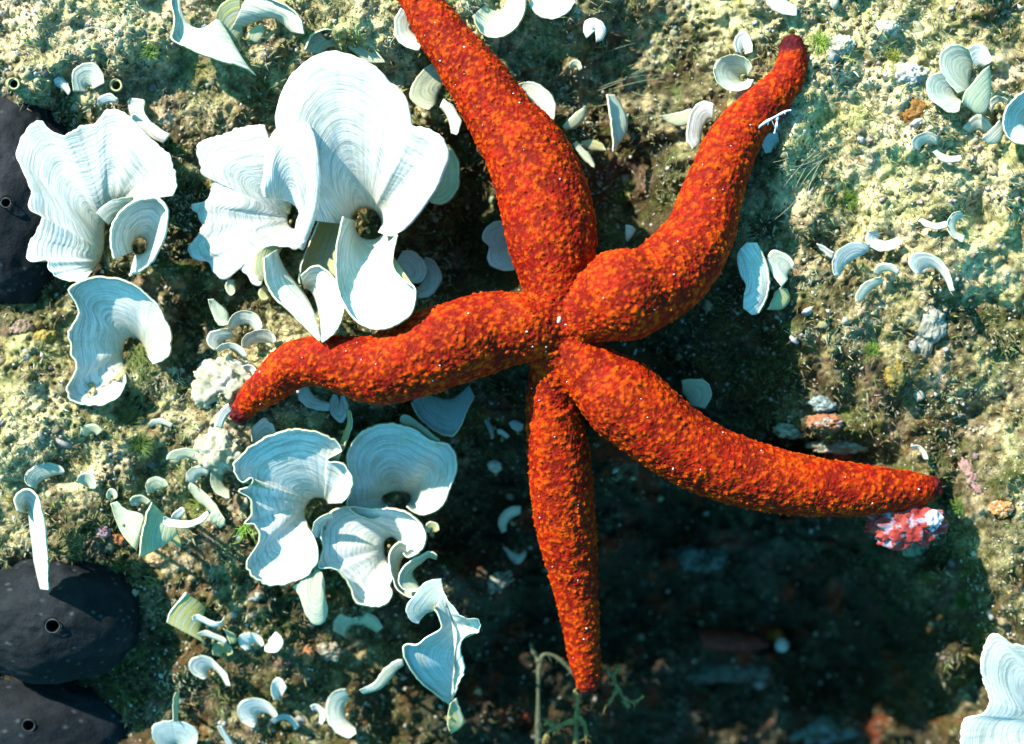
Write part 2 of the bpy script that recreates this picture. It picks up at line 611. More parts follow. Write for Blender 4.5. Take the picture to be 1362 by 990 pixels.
# ------------------------------------------------------------------ starfish
def arms_remeshed():
    parts = []
    for kx, L in ARMS.items():
        q = spline(L, len(L) * 8)
        P = at(q[:, 0], q[:, 1], q[:, 3])
        R = q[:, 2] * (D - q[:, 3]) / D - 1.5
        # rounded ends
        def cap(p, d, r):
            t = np.linspace(.08, 1, 7)[:-1]
            return p + d * (1 - t)[:, None] * r * .85, r * np.sqrt(np.clip(1 - (1 - t) ** 2, 0.01, 1))
        d0 = (P[0] - P[1]) / np.linalg.norm(P[0] - P[1])
        d1 = (P[-1] - P[-2]) / np.linalg.norm(P[-1] - P[-2])
        a, ra = cap(P[0], d0, R[0])
        b, rb = cap(P[-1], d1, R[-1])
        P = np.vstack([a, P, b[::-1]])
        R = np.r_[ra, R, rb[::-1]]
        parts.append(tube_mesh(P, R, 40, .88))
    # the disc
    q = np.array([[742 - 22, 442, 58], [742 + 22, 442, 58.]])
    th = np.linspace(-1, 1, 13)[1:-1]
    P = at(744 + 0 * th, 440 + 0 * th, 58 + 0 * th) + np.stack([0 * th, 0 * th, th * 34], -1)
    v, f = tube_mesh(P + np.array([.01, 0, 0]) * th[:, None], 58 * np.sqrt(1 - th ** 2), 32, 1)
    parts.append((v, f))
    V, F = merge(parts)
    me = bpy.data.meshes.new('tmp')
    me.from_pydata([tuple(v) for v in V], [], [tuple(int(i) for i in t) for t in tris(F)])
    o = bpy.data.objects.new('tmp', me)
    col.objects.link(o)
    r = o.modifiers.new('r', 'REMESH')
    r.mode = 'VOXEL'
    r.voxel_size = 1.55
    s = o.modifiers.new('s', 'SMOOTH')
    s.factor = .5
    s.iterations = 14
    dg = bpy.context.evaluated_depsgraph_get()
    ev = o.evaluated_get(dg)
    m2 = ev.to_mesh()
    n = len(m2.vertices)
    v = np.empty(n * 3, np.float32)
    m2.vertices.foreach_get('co', v)
    nn = np.empty(n * 3, np.float32)
    m2.vertices.foreach_get('normal', nn)
    f = np.empty(len(m2.loops), np.int32)
    m2.loops.foreach_get('vertex_index', f)
    tot = np.empty(len(m2.polygons), np.int32)
    m2.polygons.foreach_get('loop_total', tot)
    assert (tot == 4).all()
    ev.to_mesh_clear()
    bpy.data.objects.remove(o)
    bpy.data.meshes.remove(me)
    return v.reshape(-1, 3).astype(float), nn.reshape(-1, 3).astype(float), f.reshape(-1, 4)


def build_star():
    V, N, F = arms_remeshed()
    wp = V + 2.0 * np.stack([fbm3(V / 9, 1), fbm3(V / 9, 2), fbm3(V / 9, 3)], -1)
    f1, f2, rid = worley3(wp / 6.9, 4)
    g1, g2, rid2 = worley3(wp / 4.0, 14)
    big = fbm3(V / 34, 21, 3)
    knob = np.clip(1 - f1 / .62, 0, 1)
    small = np.clip(1 - g1 / .6, 0, 1)
    ridge = np.exp(-((f2 - f1) / .16) ** 2)
    typ = rid + .35 * big
    hgt = 2.4 * knob ** .8 * (.45 + .75 * rid) + 1.3 * small + .9 * ridge + 1.5 * fbm3(V / 18, 31) - 1.0
    V2 = V + N * hgt[:, None]
    # pigment: orange knobs and network on red skin, maroon in the grooves and at the arm ends
    orange = np.clip(sstep(.34, .62, typ) * sstep(.08, .5, knob + .35 * small) + .55 * ridge * sstep(.2, .7, rid2 + .4 * big), 0, 1)
    red = np.array([.40, .015, .002]); org = np.array([.54, .066, .001]); mar = np.array([.09, .003, .003])
    C = red * (1 - orange[:, None]) + org * orange[:, None]
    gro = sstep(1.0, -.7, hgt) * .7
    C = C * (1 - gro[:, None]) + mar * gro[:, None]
    br = (rid2 > .86) * small * .5
    C = C * (1 - br[:, None]) + np.array([.62, .12, .003]) * br[:, None]
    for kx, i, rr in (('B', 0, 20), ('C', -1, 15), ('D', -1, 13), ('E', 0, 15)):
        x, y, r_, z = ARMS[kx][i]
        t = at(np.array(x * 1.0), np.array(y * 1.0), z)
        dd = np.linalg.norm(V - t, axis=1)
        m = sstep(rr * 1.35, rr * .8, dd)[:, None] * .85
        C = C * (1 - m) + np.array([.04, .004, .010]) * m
    root = thing('starfish', 'knobbly orange red starfish with five bent arms lying across the reef', 'starfish', at(np.array(742.), np.array(442.), 30))
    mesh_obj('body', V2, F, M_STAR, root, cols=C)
    # blunt spines on the upper side: tiny cones
    up = np.where((N[:, 2] > -.2) & (f1 < .14) & (rid > .3))[0]
    pick = up[RNG.permutation(len(up))]
    keep, seen = [], set()
    for i in pick:
        k = tuple(np.floor(V[i] / 4.2).astype(int))
        if k in seen: continue
        seen.add(k)
        keep.append(i)
    keep = np.array(keep)
    P, Nn = V2[keep], N[keep]
    A = np.cross(Nn, RNG.normal(size=Nn.shape)); A /= np.linalg.norm(A, axis=1)[:, None]
    B = np.cross(Nn, A)
    n = len(P)
    r = RNG.uniform(.9, 1.7, n)[:, None]
    hh = RNG.uniform(.5, 1.2, n)[:, None]
    rings = []
    for (rr, z) in ((1.1, -.9), (.8, .6)):
        for k in range(5):
            a = 2 * np.pi * k / 5
            rings.append(P + (A * np.cos(a) + B * np.sin(a)) * r * rr + Nn * hh * z)
    rings.append(P + Nn * hh * 1.1)
    S = np.stack(rings, 1).reshape(-1, 3)
    base = np.arange(n)[:, None] * 11
    Fs = []
    for k in range(5):
        k2 = (k + 1) % 5
        Fs += [np.c_[base + k, base + k2, base + 5 + k2], np.c_[base + k, base + 5 + k2, base + 5 + k], np.c_[base + 5 + k, base + 5 + k2, base + 10]]
    Cs = np.repeat(np.clip(C[keep] * 1.15, 0, .9), 11, 0)
    o = mesh_obj('spines', S, np.vstack(Fs), M_STAR, root, cols=Cs)
    tag(o, kind='stuff')
    # madreporite: pale pitted plate near the centre
    i = np.argmax(V2[:, 2] - .6 * np.hypot(V2[:, 0] - at(np.array(743.), np.array(426.), 90)[0], V2[:, 1] - at(np.array(743.), np.array(426.), 90)[1]) * 6)
    lump_mesh('sieve_plate', V2[i], (3.2, 5, 2.4), flat_mat('sieve_plate', (.75, .6, .55)), root, seed=3, sub=2, amp=.25, rotz=-.4)
    # white grains set on the skin as painted glints of light
    tops = np.where(N[:, 2] > .55)[0]
    sel = tops[RNG.choice(len(tops), 60, replace=False)]
    parts = []
    for j in sel:
        v, f = tiny_rock(RNG, 0.6 + RNG.random() * .9)
        parts.append((v + V2[j] + N[j] * .8, f))
    v, f = merge(parts)
    o = mesh_obj('glint_grains', v, f, flat_mat('glint_grains', (.8, .74, .72), (.6, .5, .5)), root, smooth=False)
    tag(o, kind='stuff')


_ICO = {}


def ico(sub):
    if sub not in _ICO:
        bm = bmesh.new()
        bmesh.ops.create_icosphere(bm, subdivisions=sub, radius=1)
        v = np.array([x.co[:] for x in bm.verts])
        f = np.array([[q.index for q in p.verts] for p in bm.faces])
        bm.free()
        _ICO[sub] = (v, f)
    return _ICO[sub]


def tiny_rock(r, s):
    v, f = ico(1)
    return v * s * (1 + .25 * r.normal(size=(len(v), 1))) * r.uniform(.6, 1.2, 3), f


def lump_mesh(name, c, rad, mat, parent=None, seed=0, sub=4, amp=.2, rotz=0, freq=2.2, cols=None, knob=0):
    v, f = ico(sub)
    q = v * np.array(rad) / (np.prod(rad) ** (1 / 3))
    d = 1 + amp * fbm3(q * freq + seed * 3.1, seed, 4)
    if knob:
        f1, f2, rid = worley3(q * freq * 2.5 + seed, seed + 2)
        d = d + knob * (.5 - f1) - knob * .6 * (rid > .75) * np.exp(-(f1 / .3) ** 2)
    V = v * d[:, None] * np.array(rad)
    ca, sa = math.cos(rotz), math.sin(rotz)
    V = np.c_[V[:, 0] * ca - V[:, 1] * sa, V[:, 0] * sa + V[:, 1] * ca, V[:, 2]] + np.asarray(c)
    if cols is not None:
        a, b = np.array(cols[0]), np.array(cols[1])
        t = sstep(-.25, .3, fbm3(q * freq * 1.6 + 9, seed + 5, 4))[:, None]
        cc = a * (1 - t) + b * t
        if len(cols) > 2:
            t = sstep(.12, .3, fbm3(q * freq * 1.3 + 30, seed + 8, 4))[:, None]
            cc = cc * (1 - t) + np.array(cols[2]) * t
        return mesh_obj(name, V, f, mat, parent, cols=cc, origin=None if parent is not None else np.asarray(c, float))
    return mesh_obj(name, V, f, mat, parent, origin=None if parent is not None else np.asarray(c, float))


build_star()

# ------------------------------------------------------------------ fan algae
WHITE = ((.93, .90, .85), (.50, .50, .22))       # chalky upper face, olive under face
CREAM = ((.82, .80, .64), (.48, .46, .18))
GREEN = ((.66, .70, .46), (.42, .42, .16))
OLIVE = ((.56, .53, .20), (.36, .34, .12))
SHADE_TEAL = ((.55, .66, .66), (.42, .46, .30))  # blue of fans in shade, put into the colour itself


def blade_mesh(inner, rim, zi, zr, p=.8, bulge=0, seed=0, thick=1.5, tone=WHITE, fold=0, jag=.6, wave=2.0, olive_base=.35, roll=0):
    """sheet between two traced edges; zi, zr: heights (number or list along the edge)"""
    prm, L = arclen_param(rim, 4)
    nu = int(np.clip(L / 2.3, 10, 260))
    prm, L = arclen_param(rim, nu)
    R2 = spline(rim, nu, prm)
    if len(inner) == len(rim):
        I2 = spline(inner, nu, prm)
    elif len(inner) == 1:
        I2 = spline(inner, nu)
    else:
        ip, _ = arclen_param(inner, nu)
        I2 = spline(inner, nu, ip)
    u = np.linspace(0, 1, nu)
    zl = lambda z: spline(np.array(z, float)[:, None], nu)[:, 0] if isinstance(z, (list, tuple)) else np.full(nu, float(z))
    ZI, ZR = zl(zi), zl(zr)
    if L < 130: I2 = R2 + (I2 - R2) * 1.28
    if L < 130: ZR = ZI + (ZR - ZI) * .55
    wid = np.linalg.norm(R2 - I2, axis=1)
    nv = int(np.clip(wid.max() / 2.3, 6, 70))
    v = np.linspace(0, 1, nv)
    s = np.linspace(0, L, nu)
    jagn = jag * (fbm2(s / 5, s * 0 + seed, seed, 2) * 1.4 + .8 * fbm2(s / 14, s * 0 + seed, seed + 4, 2))
    dirn = (R2 - I2) / (wid[:, None] + 1e-6)
    R2 = R2 + dirn * jagn[:, None]
    XY = I2[:, None] * (1 - v)[None, :, None] + R2[:, None] * v[None, :, None]
    Z = ZI[:, None] + (ZR - ZI)[:, None] * v[None, :] ** p + bulge * 4 * (v * (1 - v))[None, :]
    kk = int(max(3, min(31, nu // 4)) // 2 * 2 + 1)
    ws = np.convolve(np.pad(wid, kk // 2, mode='edge'), np.hanning(kk + 2)[1:-1] / np.hanning(kk + 2).sum(), 'valid')
    dist = wid[:, None] * (1 - v)[None, :]
    bdist = dist + (ws - wid)[:, None] + 400
    uu = s[:, None] + 0 * dist
    Z = Z + wave * fbm2(uu / 60, dist / 50, seed + 9, 2) * (v ** .7)[None, :] * 1.6
    Z = Z + .16 * np.sin(bdist * 2 * np.pi / 6.5 + 2 * fbm2(uu / 30, dist / 30, seed + 2, 2)) * np.minimum(1, dist / 6)
    # lip: the last few pixels turn up and back over
    lip = np.clip(1 - dist / 4.5, 0, 1)
    Z = Z + fold * lip ** 1.5
    if roll != 0:
        lw = np.minimum(abs(roll), wid * .3)[:, None] + 1e-6
        q = np.clip(1 - dist / lw, 0, 1)
        r_ = lw / 2.7
        ph = q * 2.7
        XY = XY + dirn[:, None] * (-(q * lw) + r_ * np.sin(ph))[..., None]
        XY = XY + dirn[:, None] * (lw * .5)[..., None] * np.minimum(1, (v / .8))[None, :, None]
        Z = Z + np.sign(roll) * r_ * (1 - np.cos(ph))
    V = at(XY[..., 0], XY[..., 1], Z)
    du = np.gradient(V, axis=0)
    dv = np.gradient(V, axis=1)
    N = np.cross(du, dv)
    N /= np.linalg.norm(N, axis=-1)[..., None] + 1e-9
    if N[..., 2].mean() < 0: N = -N; flip = True
    else: flip = False
    th = thick * (.55 + .45 * np.minimum(1, dist / 8))[..., None]
    top, bot = V + N * th / 2, V - N * th / 2
    base = sstep(.5, .0, v)[None, :, None] * olive_base * np.ones((nu, 1, 1))
    oli = np.array([.36, .35, .14])
    ct = np.array(tone[0]) * (1 - base) + oli * base
    ct = ct * np.ones((nu, nv, 1))
    cb = np.array(tone[1]) * (1 - base * .5) + oli * base * .5
    cb = cb * np.ones((nu, nv, 1))
    fr = np.stack([uu + seed * 31.7, bdist + seed * 13.3, 0 * uu], -1)
    Vall = np.vstack([top.reshape(-1, 3), bot.reshape(-1, 3)])
    n = nu * nv
    F1 = grid_faces(nu, nv, 0, flip)
    F2 = grid_faces(nu, nv, n, not flip)
    idx = np.arange(n).reshape(nu, nv)
    loop = np.r_[idx[:, 0], idx[-1, 1:], idx[::-1, -1][1:], idx[0, ::-1][1:-1]]
    nx = np.roll(loop, -1)
    F3 = np.stack([loop, nx, nx + n, loop + n], -1)
    if not flip: F3 = F3[:, ::-1]
    # which way round is outward depends on winding; shading is two sided, so only consistency matters
    margin = V[:, -1]
    return (Vall, np.vstack([F1, F2, F3]), np.vstack([ct.reshape(-1, 3), cb.reshape(-1, 3)]), np.vstack([fr.reshape(-1, 3)] * 2), margin, V)


FSEED = [100]


def fan(label, *blades, group='fan algae growing on the reef', stalk=None, cat='fan alga', name='fan_alga'):
    """each blade: dict(rim, inner, h=height of rim above rock, hi=height of base, ...)"""
    allp = np.vstack([np.array(b['rim'], float) for b in blades] + [np.array(b['inner'], float) for b in blades])
    cx, cy = allp.mean(0)
    ip = np.vstack([np.array(b['inner'], float) for b in blades]).mean(0)
    z0 = blades[0].get('z0')
    if z0 is None:
        z0 = H(*np.clip(ip, [-50, -50], [1420, 1050]))
        rim0 = np.array(blades[0]['rim'], float)
        if np.ptp(rim0, axis=0).max() > 70:
            I0 = spline(blades[0]['inner'], 12)
            R0 = spline(rim0, 12)
            for k, up_ in ((0, 2), (.4, 12), (.7, 22)):
                q = I0 * (1 - k) + R0 * k
                hh = reef_h(np.clip(q[:, 0], -50, 1420), np.clip(q[:, 1], -50, 1050), False)
                z0 = max(z0, np.percentile(hh, 80) - up_)
    root = thing(name, label, cat, at(np.array(ip[0]), np.array(ip[1]), z0), group)
    for b in blades:
        FSEED[0] += 1
        sd = FSEED[0]
        size = np.ptp(np.array(b['rim'], float), axis=0).max()
        h = b.get('h', min(40, 8 + size * .45))
        hi = b.get('hi', 3)
        zz = b.get('z0', z0)
        add = lambda q: [zz + k for k in q] if isinstance(q, (list, tuple)) else zz + q
        V, F, C, FR, mg, G = blade_mesh(b['inner'], b['rim'], add(hi), add(h), b.get('p', .75), b.get('bulge', 0), sd,
                                        b.get('thick', 1.4), b.get('tone', WHITE), b.get('fold', 1.5 if size > 20 else .5), b.get('jag', .7),
                                        b.get('wave', min(2.6, size * .03)), b.get('ob', .35), b.get('roll', 8 if size > 70 else (-3 if size > 28 else 0)))
        bl = mesh_obj('blade', V, F, M_FROND, root, cols=C, vec=FR)
        mr = b.get('m', np.clip(size * .009, .5, 1.2))
        if mr > 0:
            vv, ff = tube_mesh(mg, mr * (.75 + .35 * fbm2(np.arange(len(mg)) / 9., np.zeros(len(mg)) + sd, sd, 2)), 7)
            mo = mesh_obj('rolled_margin', vv, ff, M_MARGIN, None, origin=np.array(root['_o']))
            mo.location = (0, 0, 0)
            mo.parent = bl
    if stalk is None:
        rm = np.array(blades[0]['rim'], float).mean(0)
        i0 = np.array(blades[0]['inner'], float).mean(0)
        dv = (i0 - rm) / (np.linalg.norm(i0 - rm) + 1e-6)
        ip = i0 + dv * 1.5
        stalk = (ip[0] + dv[0] * 5, ip[1] + dv[1] * 5)
    if stalk:
        z1 = H(stalk[0], stalk[1]) - 4
        zt = z0 + (blades[0].get('hi', 3) if not isinstance(blades[0].get('hi', 3), list) else blades[0]['hi'][0])
        t = np.linspace(0, 1, 9)
        P = at(stalk[0] + (ip[0] - stalk[0]) * t, stalk[1] + (ip[1] - stalk[1]) * t + 2 * np.sin(t * 3), z1 + (zt - z1) * t)
        v, f = tube_mesh(P, np.linspace(3.2, 2, 9), 8)
        mesh_obj('stalk', v, f, M_STALK, root)
    return root


B = lambda rim, inner, **k: dict(rim=rim, inner=inner, **k)

# ---- large clump at the left edge
fan('wide white fan alga with a scalloped left edge spreading over the upper dark sponge',
    B([(229, 261), (235, 247), (234, 232), (227, 208), (213, 193), (200, 183), (184, 166), (169, 152), (153, 145), (140, 146), (134, 156), (124, 164), (107, 167), (98, 174), (84, 180), (72, 176), (63, 170),
       (53, 159), (38, 168), (25, 190), (22, 206), (27, 221), (36, 241), (41, 257), (39, 278), (55, 288), (49, 306), (38, 323), (35, 343), (44, 348), (62, 346), (65, 358), (78, 370), (92, 375), (112, 374)],
      [(162, 270), (154, 273), (147, 280), (142, 290), (139, 302), (139, 315), (138, 330), (134, 345), (126, 358)], h=[54, 54, 54, 52, 50, 50, 50, 52, 54, 50], hi=2, p=.5, ob=.6, jag=1.2, roll=-4), stalk=(128, 320))
fan('pale C-shaped curled fan alga closing around a teal cup below the widest left fan',
    B([(172, 369), (193, 359), (210, 338), (221, 310), (224, 280), (216, 266), (205, 261), (190, 263), (174, 269), (160, 280), (149, 296), (145, 312), (146, 330), (150, 346)],
      [(180, 338), (185, 339), (190, 338), (194, 334), (196, 329), (195, 323), (192, 318), (188, 316), (184, 316), (180, 318), (178, 322), (176, 326), (176, 331), (177, 335)], h=[26, 40, 46, 46, 46, 50, 54, 50], hi=6, p=.5, fold=4, m=2.6))
fan('small pale lobe of fan alga leaning over the hollow of the left clump', B([(128, 283), (135, 274), (148, 267), (162, 263), (176, 261)], [(141, 296), (147, 288), (156, 279), (167, 272), (178, 267)], h=44, hi=26))
fan('narrow curled fan alga behind the top edge of the widest left fan', B([(170, 136), (174, 130), (184, 130), (193, 134), (191, 144), (197, 157), (212, 170), (228, 178)], [(172, 146), (175, 152), (179, 158), (185, 164), (191, 170), (197, 175), (206, 182), (220, 188)], h=34, hi=16))
fan('hook-shaped pale fan alga curling over a beard of green threads at the left',
    B([(204, 485), (221, 479), (229, 461), (227, 437), (213, 408), (191, 386), (164, 371), (133, 367), (107, 373), (90, 384), (99, 401), (103, 416), (94, 432), (88, 446), (93, 459), (92, 470), (99, 482), (98, 497), (88, 517), (92, 532), (111, 540), (136, 540), (158, 529), (168, 509)],
      [(196, 474), (193, 464), (189, 456), (184, 451), (178, 449), (173, 449), (169, 452), (166, 456), (164, 462), (163, 470), (164, 479), (166, 490)],
      h=[40, 46, 50, 54, 58, 56, 50, 44, 40, 36, 34, 36, 38], hi=4, p=.6, fold=3, m=1.4, jag=1.0, ob=.7), stalk=(172, 470))

# ---- the big bleached clump
fan('largest white fan alga of the bleached clump, its broad shoulder folded right',
    B([(404, 292), (398, 262), (388, 225), (374, 190), (366, 160), (372, 128), (388, 98), (412, 77), (440, 67), (463, 71), (487, 80), (505, 92), (518, 108), (530, 116), (541, 130), (546, 149), (550, 167), (562, 168), (576, 174), (592, 185), (598, 208), (592, 228), (583, 249), (566, 275), (550, 296), (533, 310), (520, 315), (503, 309)],
      [(468, 300), (467, 294), (468, 288), (471, 283), (475, 279), (480, 277), (486, 276), (492, 277), (498, 280), (503, 285), (506, 290), (508, 296), (507, 302)],
      h=[80, 92, 98, 102, 104, 106, 106, 106, 106, 104, 98, 88, 74], hi=10, p=.5, bulge=10, fold=0, ob=.3, roll=-9), stalk=(478, 300))
fan('white tongue-shaped fan alga drooping in the middle of the bleached clump',
    B([(352, 263), (347, 250), (350, 235), (352, 214), (356, 190), (366, 172), (382, 160), (398, 158), (412, 166), (420, 182), (424, 204), (426, 228), (426, 250), (424, 279), (413, 312), (403, 334), (394, 322)],
      [(360, 264), (363, 264), (367, 264), (371, 265), (375, 266), (379, 267), (383, 268), (387, 270), (390, 272), (393, 274), (395, 277), (397, 280), (398, 284), (397, 288), (395, 293), (394, 298), (393, 304)],
      h=[86, 92, 98, 100, 100, 98, 94, 86, 74, 62], hi=70, bulge=12, p=.8, ob=.12, fold=0, roll=-8))
fan('white jagged-edged fan alga forming the left side of the bleached clump',
    B([(352, 166), (336, 168), (317, 171), (302, 178), (282, 183), (262, 192), (264, 212), (269, 232), (283, 240), (281, 254), (272, 268), (254, 274), (264, 286), (269, 299), (262, 313), (250, 332), (258, 345), (276, 348), (283, 363), (293, 371), (304, 370), (315, 358), (326, 364), (336, 378), (348, 378), (338, 361), (338, 344), (348, 331), (367, 327), (386, 330), (400, 333)],
      [(388, 276), (385, 279), (383, 283), (382, 287), (382, 292), (383, 297), (385, 301), (388, 304), (391, 305), (394, 304), (396, 301)],
      h=[80, 74, 64, 54, 46, 40, 36, 34, 34, 38, 46, 52, 56], hi=26, p=.6, jag=1.6, bulge=7, ob=.2, fold=0, roll=-3), stalk=(374, 320))
fan('olive yellow folded fan alga hanging between the white tongues of the clump',
    B([(426, 268), (424, 284), (418, 304), (409, 326), (401, 345), (397, 362), (396, 378)], [(452, 268), (457, 276), (457, 292), (450, 312), (442, 334), (438, 354), (438, 378)], h=50, hi=34, tone=OLIVE, bulge=-9, m=.8))
fan('downward pointing blue and white fan alga whose tip touches the left arm of the star',
    B([(349, 344), (350, 360), (353, 378), (362, 396), (384, 416), (408, 440), (426, 455)], [(368, 332), (374, 348), (383, 364), (395, 378), (408, 396), (418, 418), (426, 448)], h=[70, 74, 78, 84, 94, 106, 118], hi=[30, 32, 36, 44, 56, 74, 100], z0=-14, bulge=4),
    B([(400, 366), (412, 355), (424, 352), (437, 360), (450, 374), (458, 394), (459, 416), (449, 440), (429, 457)], [(404, 384), (408, 384), (412, 386), (416, 391), (420, 400), (423, 411), (425, 424), (426, 438), (427, 451)], h=[66, 76, 84, 92, 100, 110, 118, 122], hi=[30, 34, 44, 58, 74, 92, 108], z0=-20, bulge=10, ob=.3))
fan('teal and white fan alga lobe hanging over the dark upper side of the left arm',
    B([(455, 288), (449, 312), (446, 339), (446, 365), (449, 386), (458, 408), (470, 426), (489, 438), (508, 440), (528, 433), (546, 421), (554, 398), (552, 384), (539, 376), (527, 364), (523, 352), (525, 334), (531, 314)],
      [(473, 294), (472, 302), (475, 310), (480, 316), (488, 319), (496, 319), (504, 316), (511, 310), (517, 305)],
      z0=-20, h=[50, 70, 90, 105, 118, 132, 138, 134, 118, 96, 74], hi=0, p=.8, bulge=6, tone=((.68, .76, .72), (.5, .5, .22))))  # teal shade on this lobe is put into its tone
fan('small blue grey fan alga tucked against the right side of the teal lobe', B([(536, 333), (547, 332), (557, 338), (566, 350), (569, 364), (562, 375), (549, 377)], [(526, 350), (528, 355), (530, 360), (533, 365), (537, 369), (541, 372), (545, 374)], h=40, hi=14, tone=SHADE_TEAL))
fan('pale rimmed fan alga standing behind the small blue grey one', B([(566, 342), (577, 346), (585, 358), (588, 372), (581, 387), (568, 396), (555, 397)], [(561, 350), (566, 355), (569, 362), (570, 370), (566, 378), (560, 384), (553, 388)], h=34, hi=8, tone=SHADE_TEAL))
fan('pale green fan alga peeping out right of the broad white shoulder', B([(596, 192), (606, 202), (612, 216), (613, 234), (611, 250), (603, 264), (590, 273), (575, 271)], [(580, 206), (584, 214), (587, 224), (587, 234), (584, 243), (579, 251), (573, 258), (568, 264)], h=44, hi=28, tone=GREEN))
fan('blurred pale green fan alga against the left edge of the top arm', B([(574, 84), (558, 97), (547, 114), (545, 130), (556, 142), (571, 147)], [(588, 98), (584, 105), (580, 113), (577, 121), (576, 131), (578, 140)], h=26, hi=8, tone=GREEN))
fan('thin white curl of fan alga just left of the top arm above the dark hollow', B([(590, 131), (602, 139), (610, 152), (614, 164), (608, 180)], [(586, 140), (594, 148), (599, 157), (602, 167), (602, 178)], h=24, hi=14))
fan('white cup of fan alga beside the top arm near the upper frame edge', B([(532, 10), (524, 28), (526, 50), (539, 63), (558, 68)], [(545, 18), (541, 30), (542, 42), (550, 51), (562, 57)], h=24, hi=6, tone=CREAM))
fan('wide yellow green fan alga right of the top arm at the upper frame edge', B([(628, 22), (634, 40), (650, 52), (672, 50), (690, 36), (700, 14), (700, -10)], [(648, 4), (650, 10), (655, 14), (662, 15), (669, 12), (673, 4), (674, -6)], h=20, hi=4, tone=GREEN))
fan('low pale fan alga cut by the upper frame edge right of the yellow green fan', B([(702, 6), (716, 22), (736, 26), (754, 18), (766, 2)], [(714, -6), (722, 3), (733, 6), (744, 2), (754, -6)], h=24, hi=6))
fan('dusty pale green fan alga directly above the bleached clump', B([(404, 66), (412, 46), (430, 38), (452, 38), (476, 46), (500, 64), (514, 84)], [(428, 74), (434, 66), (442, 62), (452, 62), (462, 64), (474, 72), (486, 84)], h=18, hi=6, tone=GREEN, z0=0))

# ---- clump at the top edge
fan('blurred white ring-like fan alga with a long trailing edge at the top left',
    B([(226, -10), (227, 8), (231, 24), (228, 40), (228, 54), (253, 68), (288, 82), (323, 91), (341, 101)], [(239, -8), (241, 12), (249, 30), (262, 38), (276, 36), (290, 26), (300, 38), (312, 60), (328, 88)], h=[22, 28, 34, 36, 34, 28, 18], hi=18, tone=CREAM, fold=2))
fan('arched pale fan alga right of the white ring at the top edge', B([(332, -12), (350, -8), (369, 0), (389, 11), (402, 26), (406, 46)], [(310, 34), (326, 28), (343, 24), (360, 22), (376, 26), (392, 44)], h=44, hi=12, tone=CREAM, bulge=6))
fan('yellowish funnel of fan alga between the ring and the arch at the top', B([(286, 22), (292, 8), (304, -2), (320, -6)], [(300, 50), (306, 46), (314, 42), (322, 34)], h=36, hi=8, tone=OLIVE))
fan('small oval yellow blade below the pale arch at the top', B([(329, 52), (331, 43), (340, 35), (350, 32)], [(338, 56), (343, 52), (348, 45), (352, 38)], h=26, hi=18, tone=((.7, .68, .3), (.45, .42, .15))))

# ---- lower middle clump
fan('big ribbed fan alga below the left arm tip with white lower lobe, torn edge',
    B([(455, 669), (465, 659), (470, 644), (468, 629), (459, 617), (446, 613), (434, 610), (446, 602), (456, 597), (447, 586), (429, 575), (406, 570), (385, 570), (368, 574), (350, 582), (330, 595), (318, 608), (309, 616), (311, 630), (320, 641), (334, 635), (331, 646), (314, 653), (327, 660), (333, 672), (332, 684), (324, 697), (336, 698), (343, 711), (341, 725), (332, 739), (326, 753), (336, 769), (352, 778), (373, 780), (393, 775), (410, 766), (421, 752), (424, 735), (418, 716), (408, 703)],
      [(437, 670), (434, 666), (430, 663), (425, 662), (420, 662), (415, 664), (411, 667), (408, 671), (406, 676), (405, 682), (405, 688), (407, 693)],
      h=[44, 48, 50, 56, 62, 66, 66, 62, 58, 50, 44, 40, 38, 36, 34, 34, 36, 38], hi=0, p=.62, jag=1.3, ob=.45), stalk=(408, 690))
fan('round blue ribbed funnel of fan alga with a white crescent on its lower right',
    B([(515, 672), (514, 683), (505, 690), (493, 693), (479, 689), (466, 681), (459, 669), (463, 656), (466, 643), (462, 625), (459, 606), (467, 588), (480, 573), (500, 564), (518, 561), (536, 564), (553, 570), (568, 580), (580, 586), (592, 587), (602, 594), (608, 605), (609, 623), (603, 643), (598, 655), (593, 669), (582, 680), (565, 686), (552, 683), (541, 674)],
      [(508, 668), (507, 664), (508, 660), (512, 657), (517, 655), (523, 653), (529, 653), (535, 654), (541, 655), (545, 658), (547, 662), (546, 667), (542, 671)],
      z0=-92, h=[44, 46, 48, 60, 72, 84, 92, 96, 94, 84, 74, 66, 60, 56, 54], hi=2, p=.68, fold=3, tone=((.66, .76, .76), (.45, .5, .3))), stalk=(525, 662))  # blue shade inside the funnel is painted into its tone
fan('ribbed fan alga curling clockwise directly under the blue funnel',
    B([(537, 737), (543, 743), (555, 739), (564, 730), (568, 718), (567, 706), (561, 694), (549, 684), (535, 677), (515, 674), (490, 675), (465, 672), (445, 676), (433, 688), (426, 702), (424, 715), (428, 728), (424, 742), (421, 756), (440, 757), (454, 767), (465, 783), (473, 804), (490, 808), (505, 809), (518, 801), (522, 790), (518, 782), (523, 771), (520, 756)],
      [(530, 723), (529, 719), (526, 716), (522, 714), (518, 714), (514, 716), (511, 720), (510, 725), (510, 731), (511, 738), (513, 744), (516, 750)],
      h=[54, 58, 56, 48, 34, 26, 24, 34, 44, 42, 36, 34, 34, 34, 38], hi=-8, p=.6, fold=2.5, ob=.3, z0=-60), stalk=(518, 728))
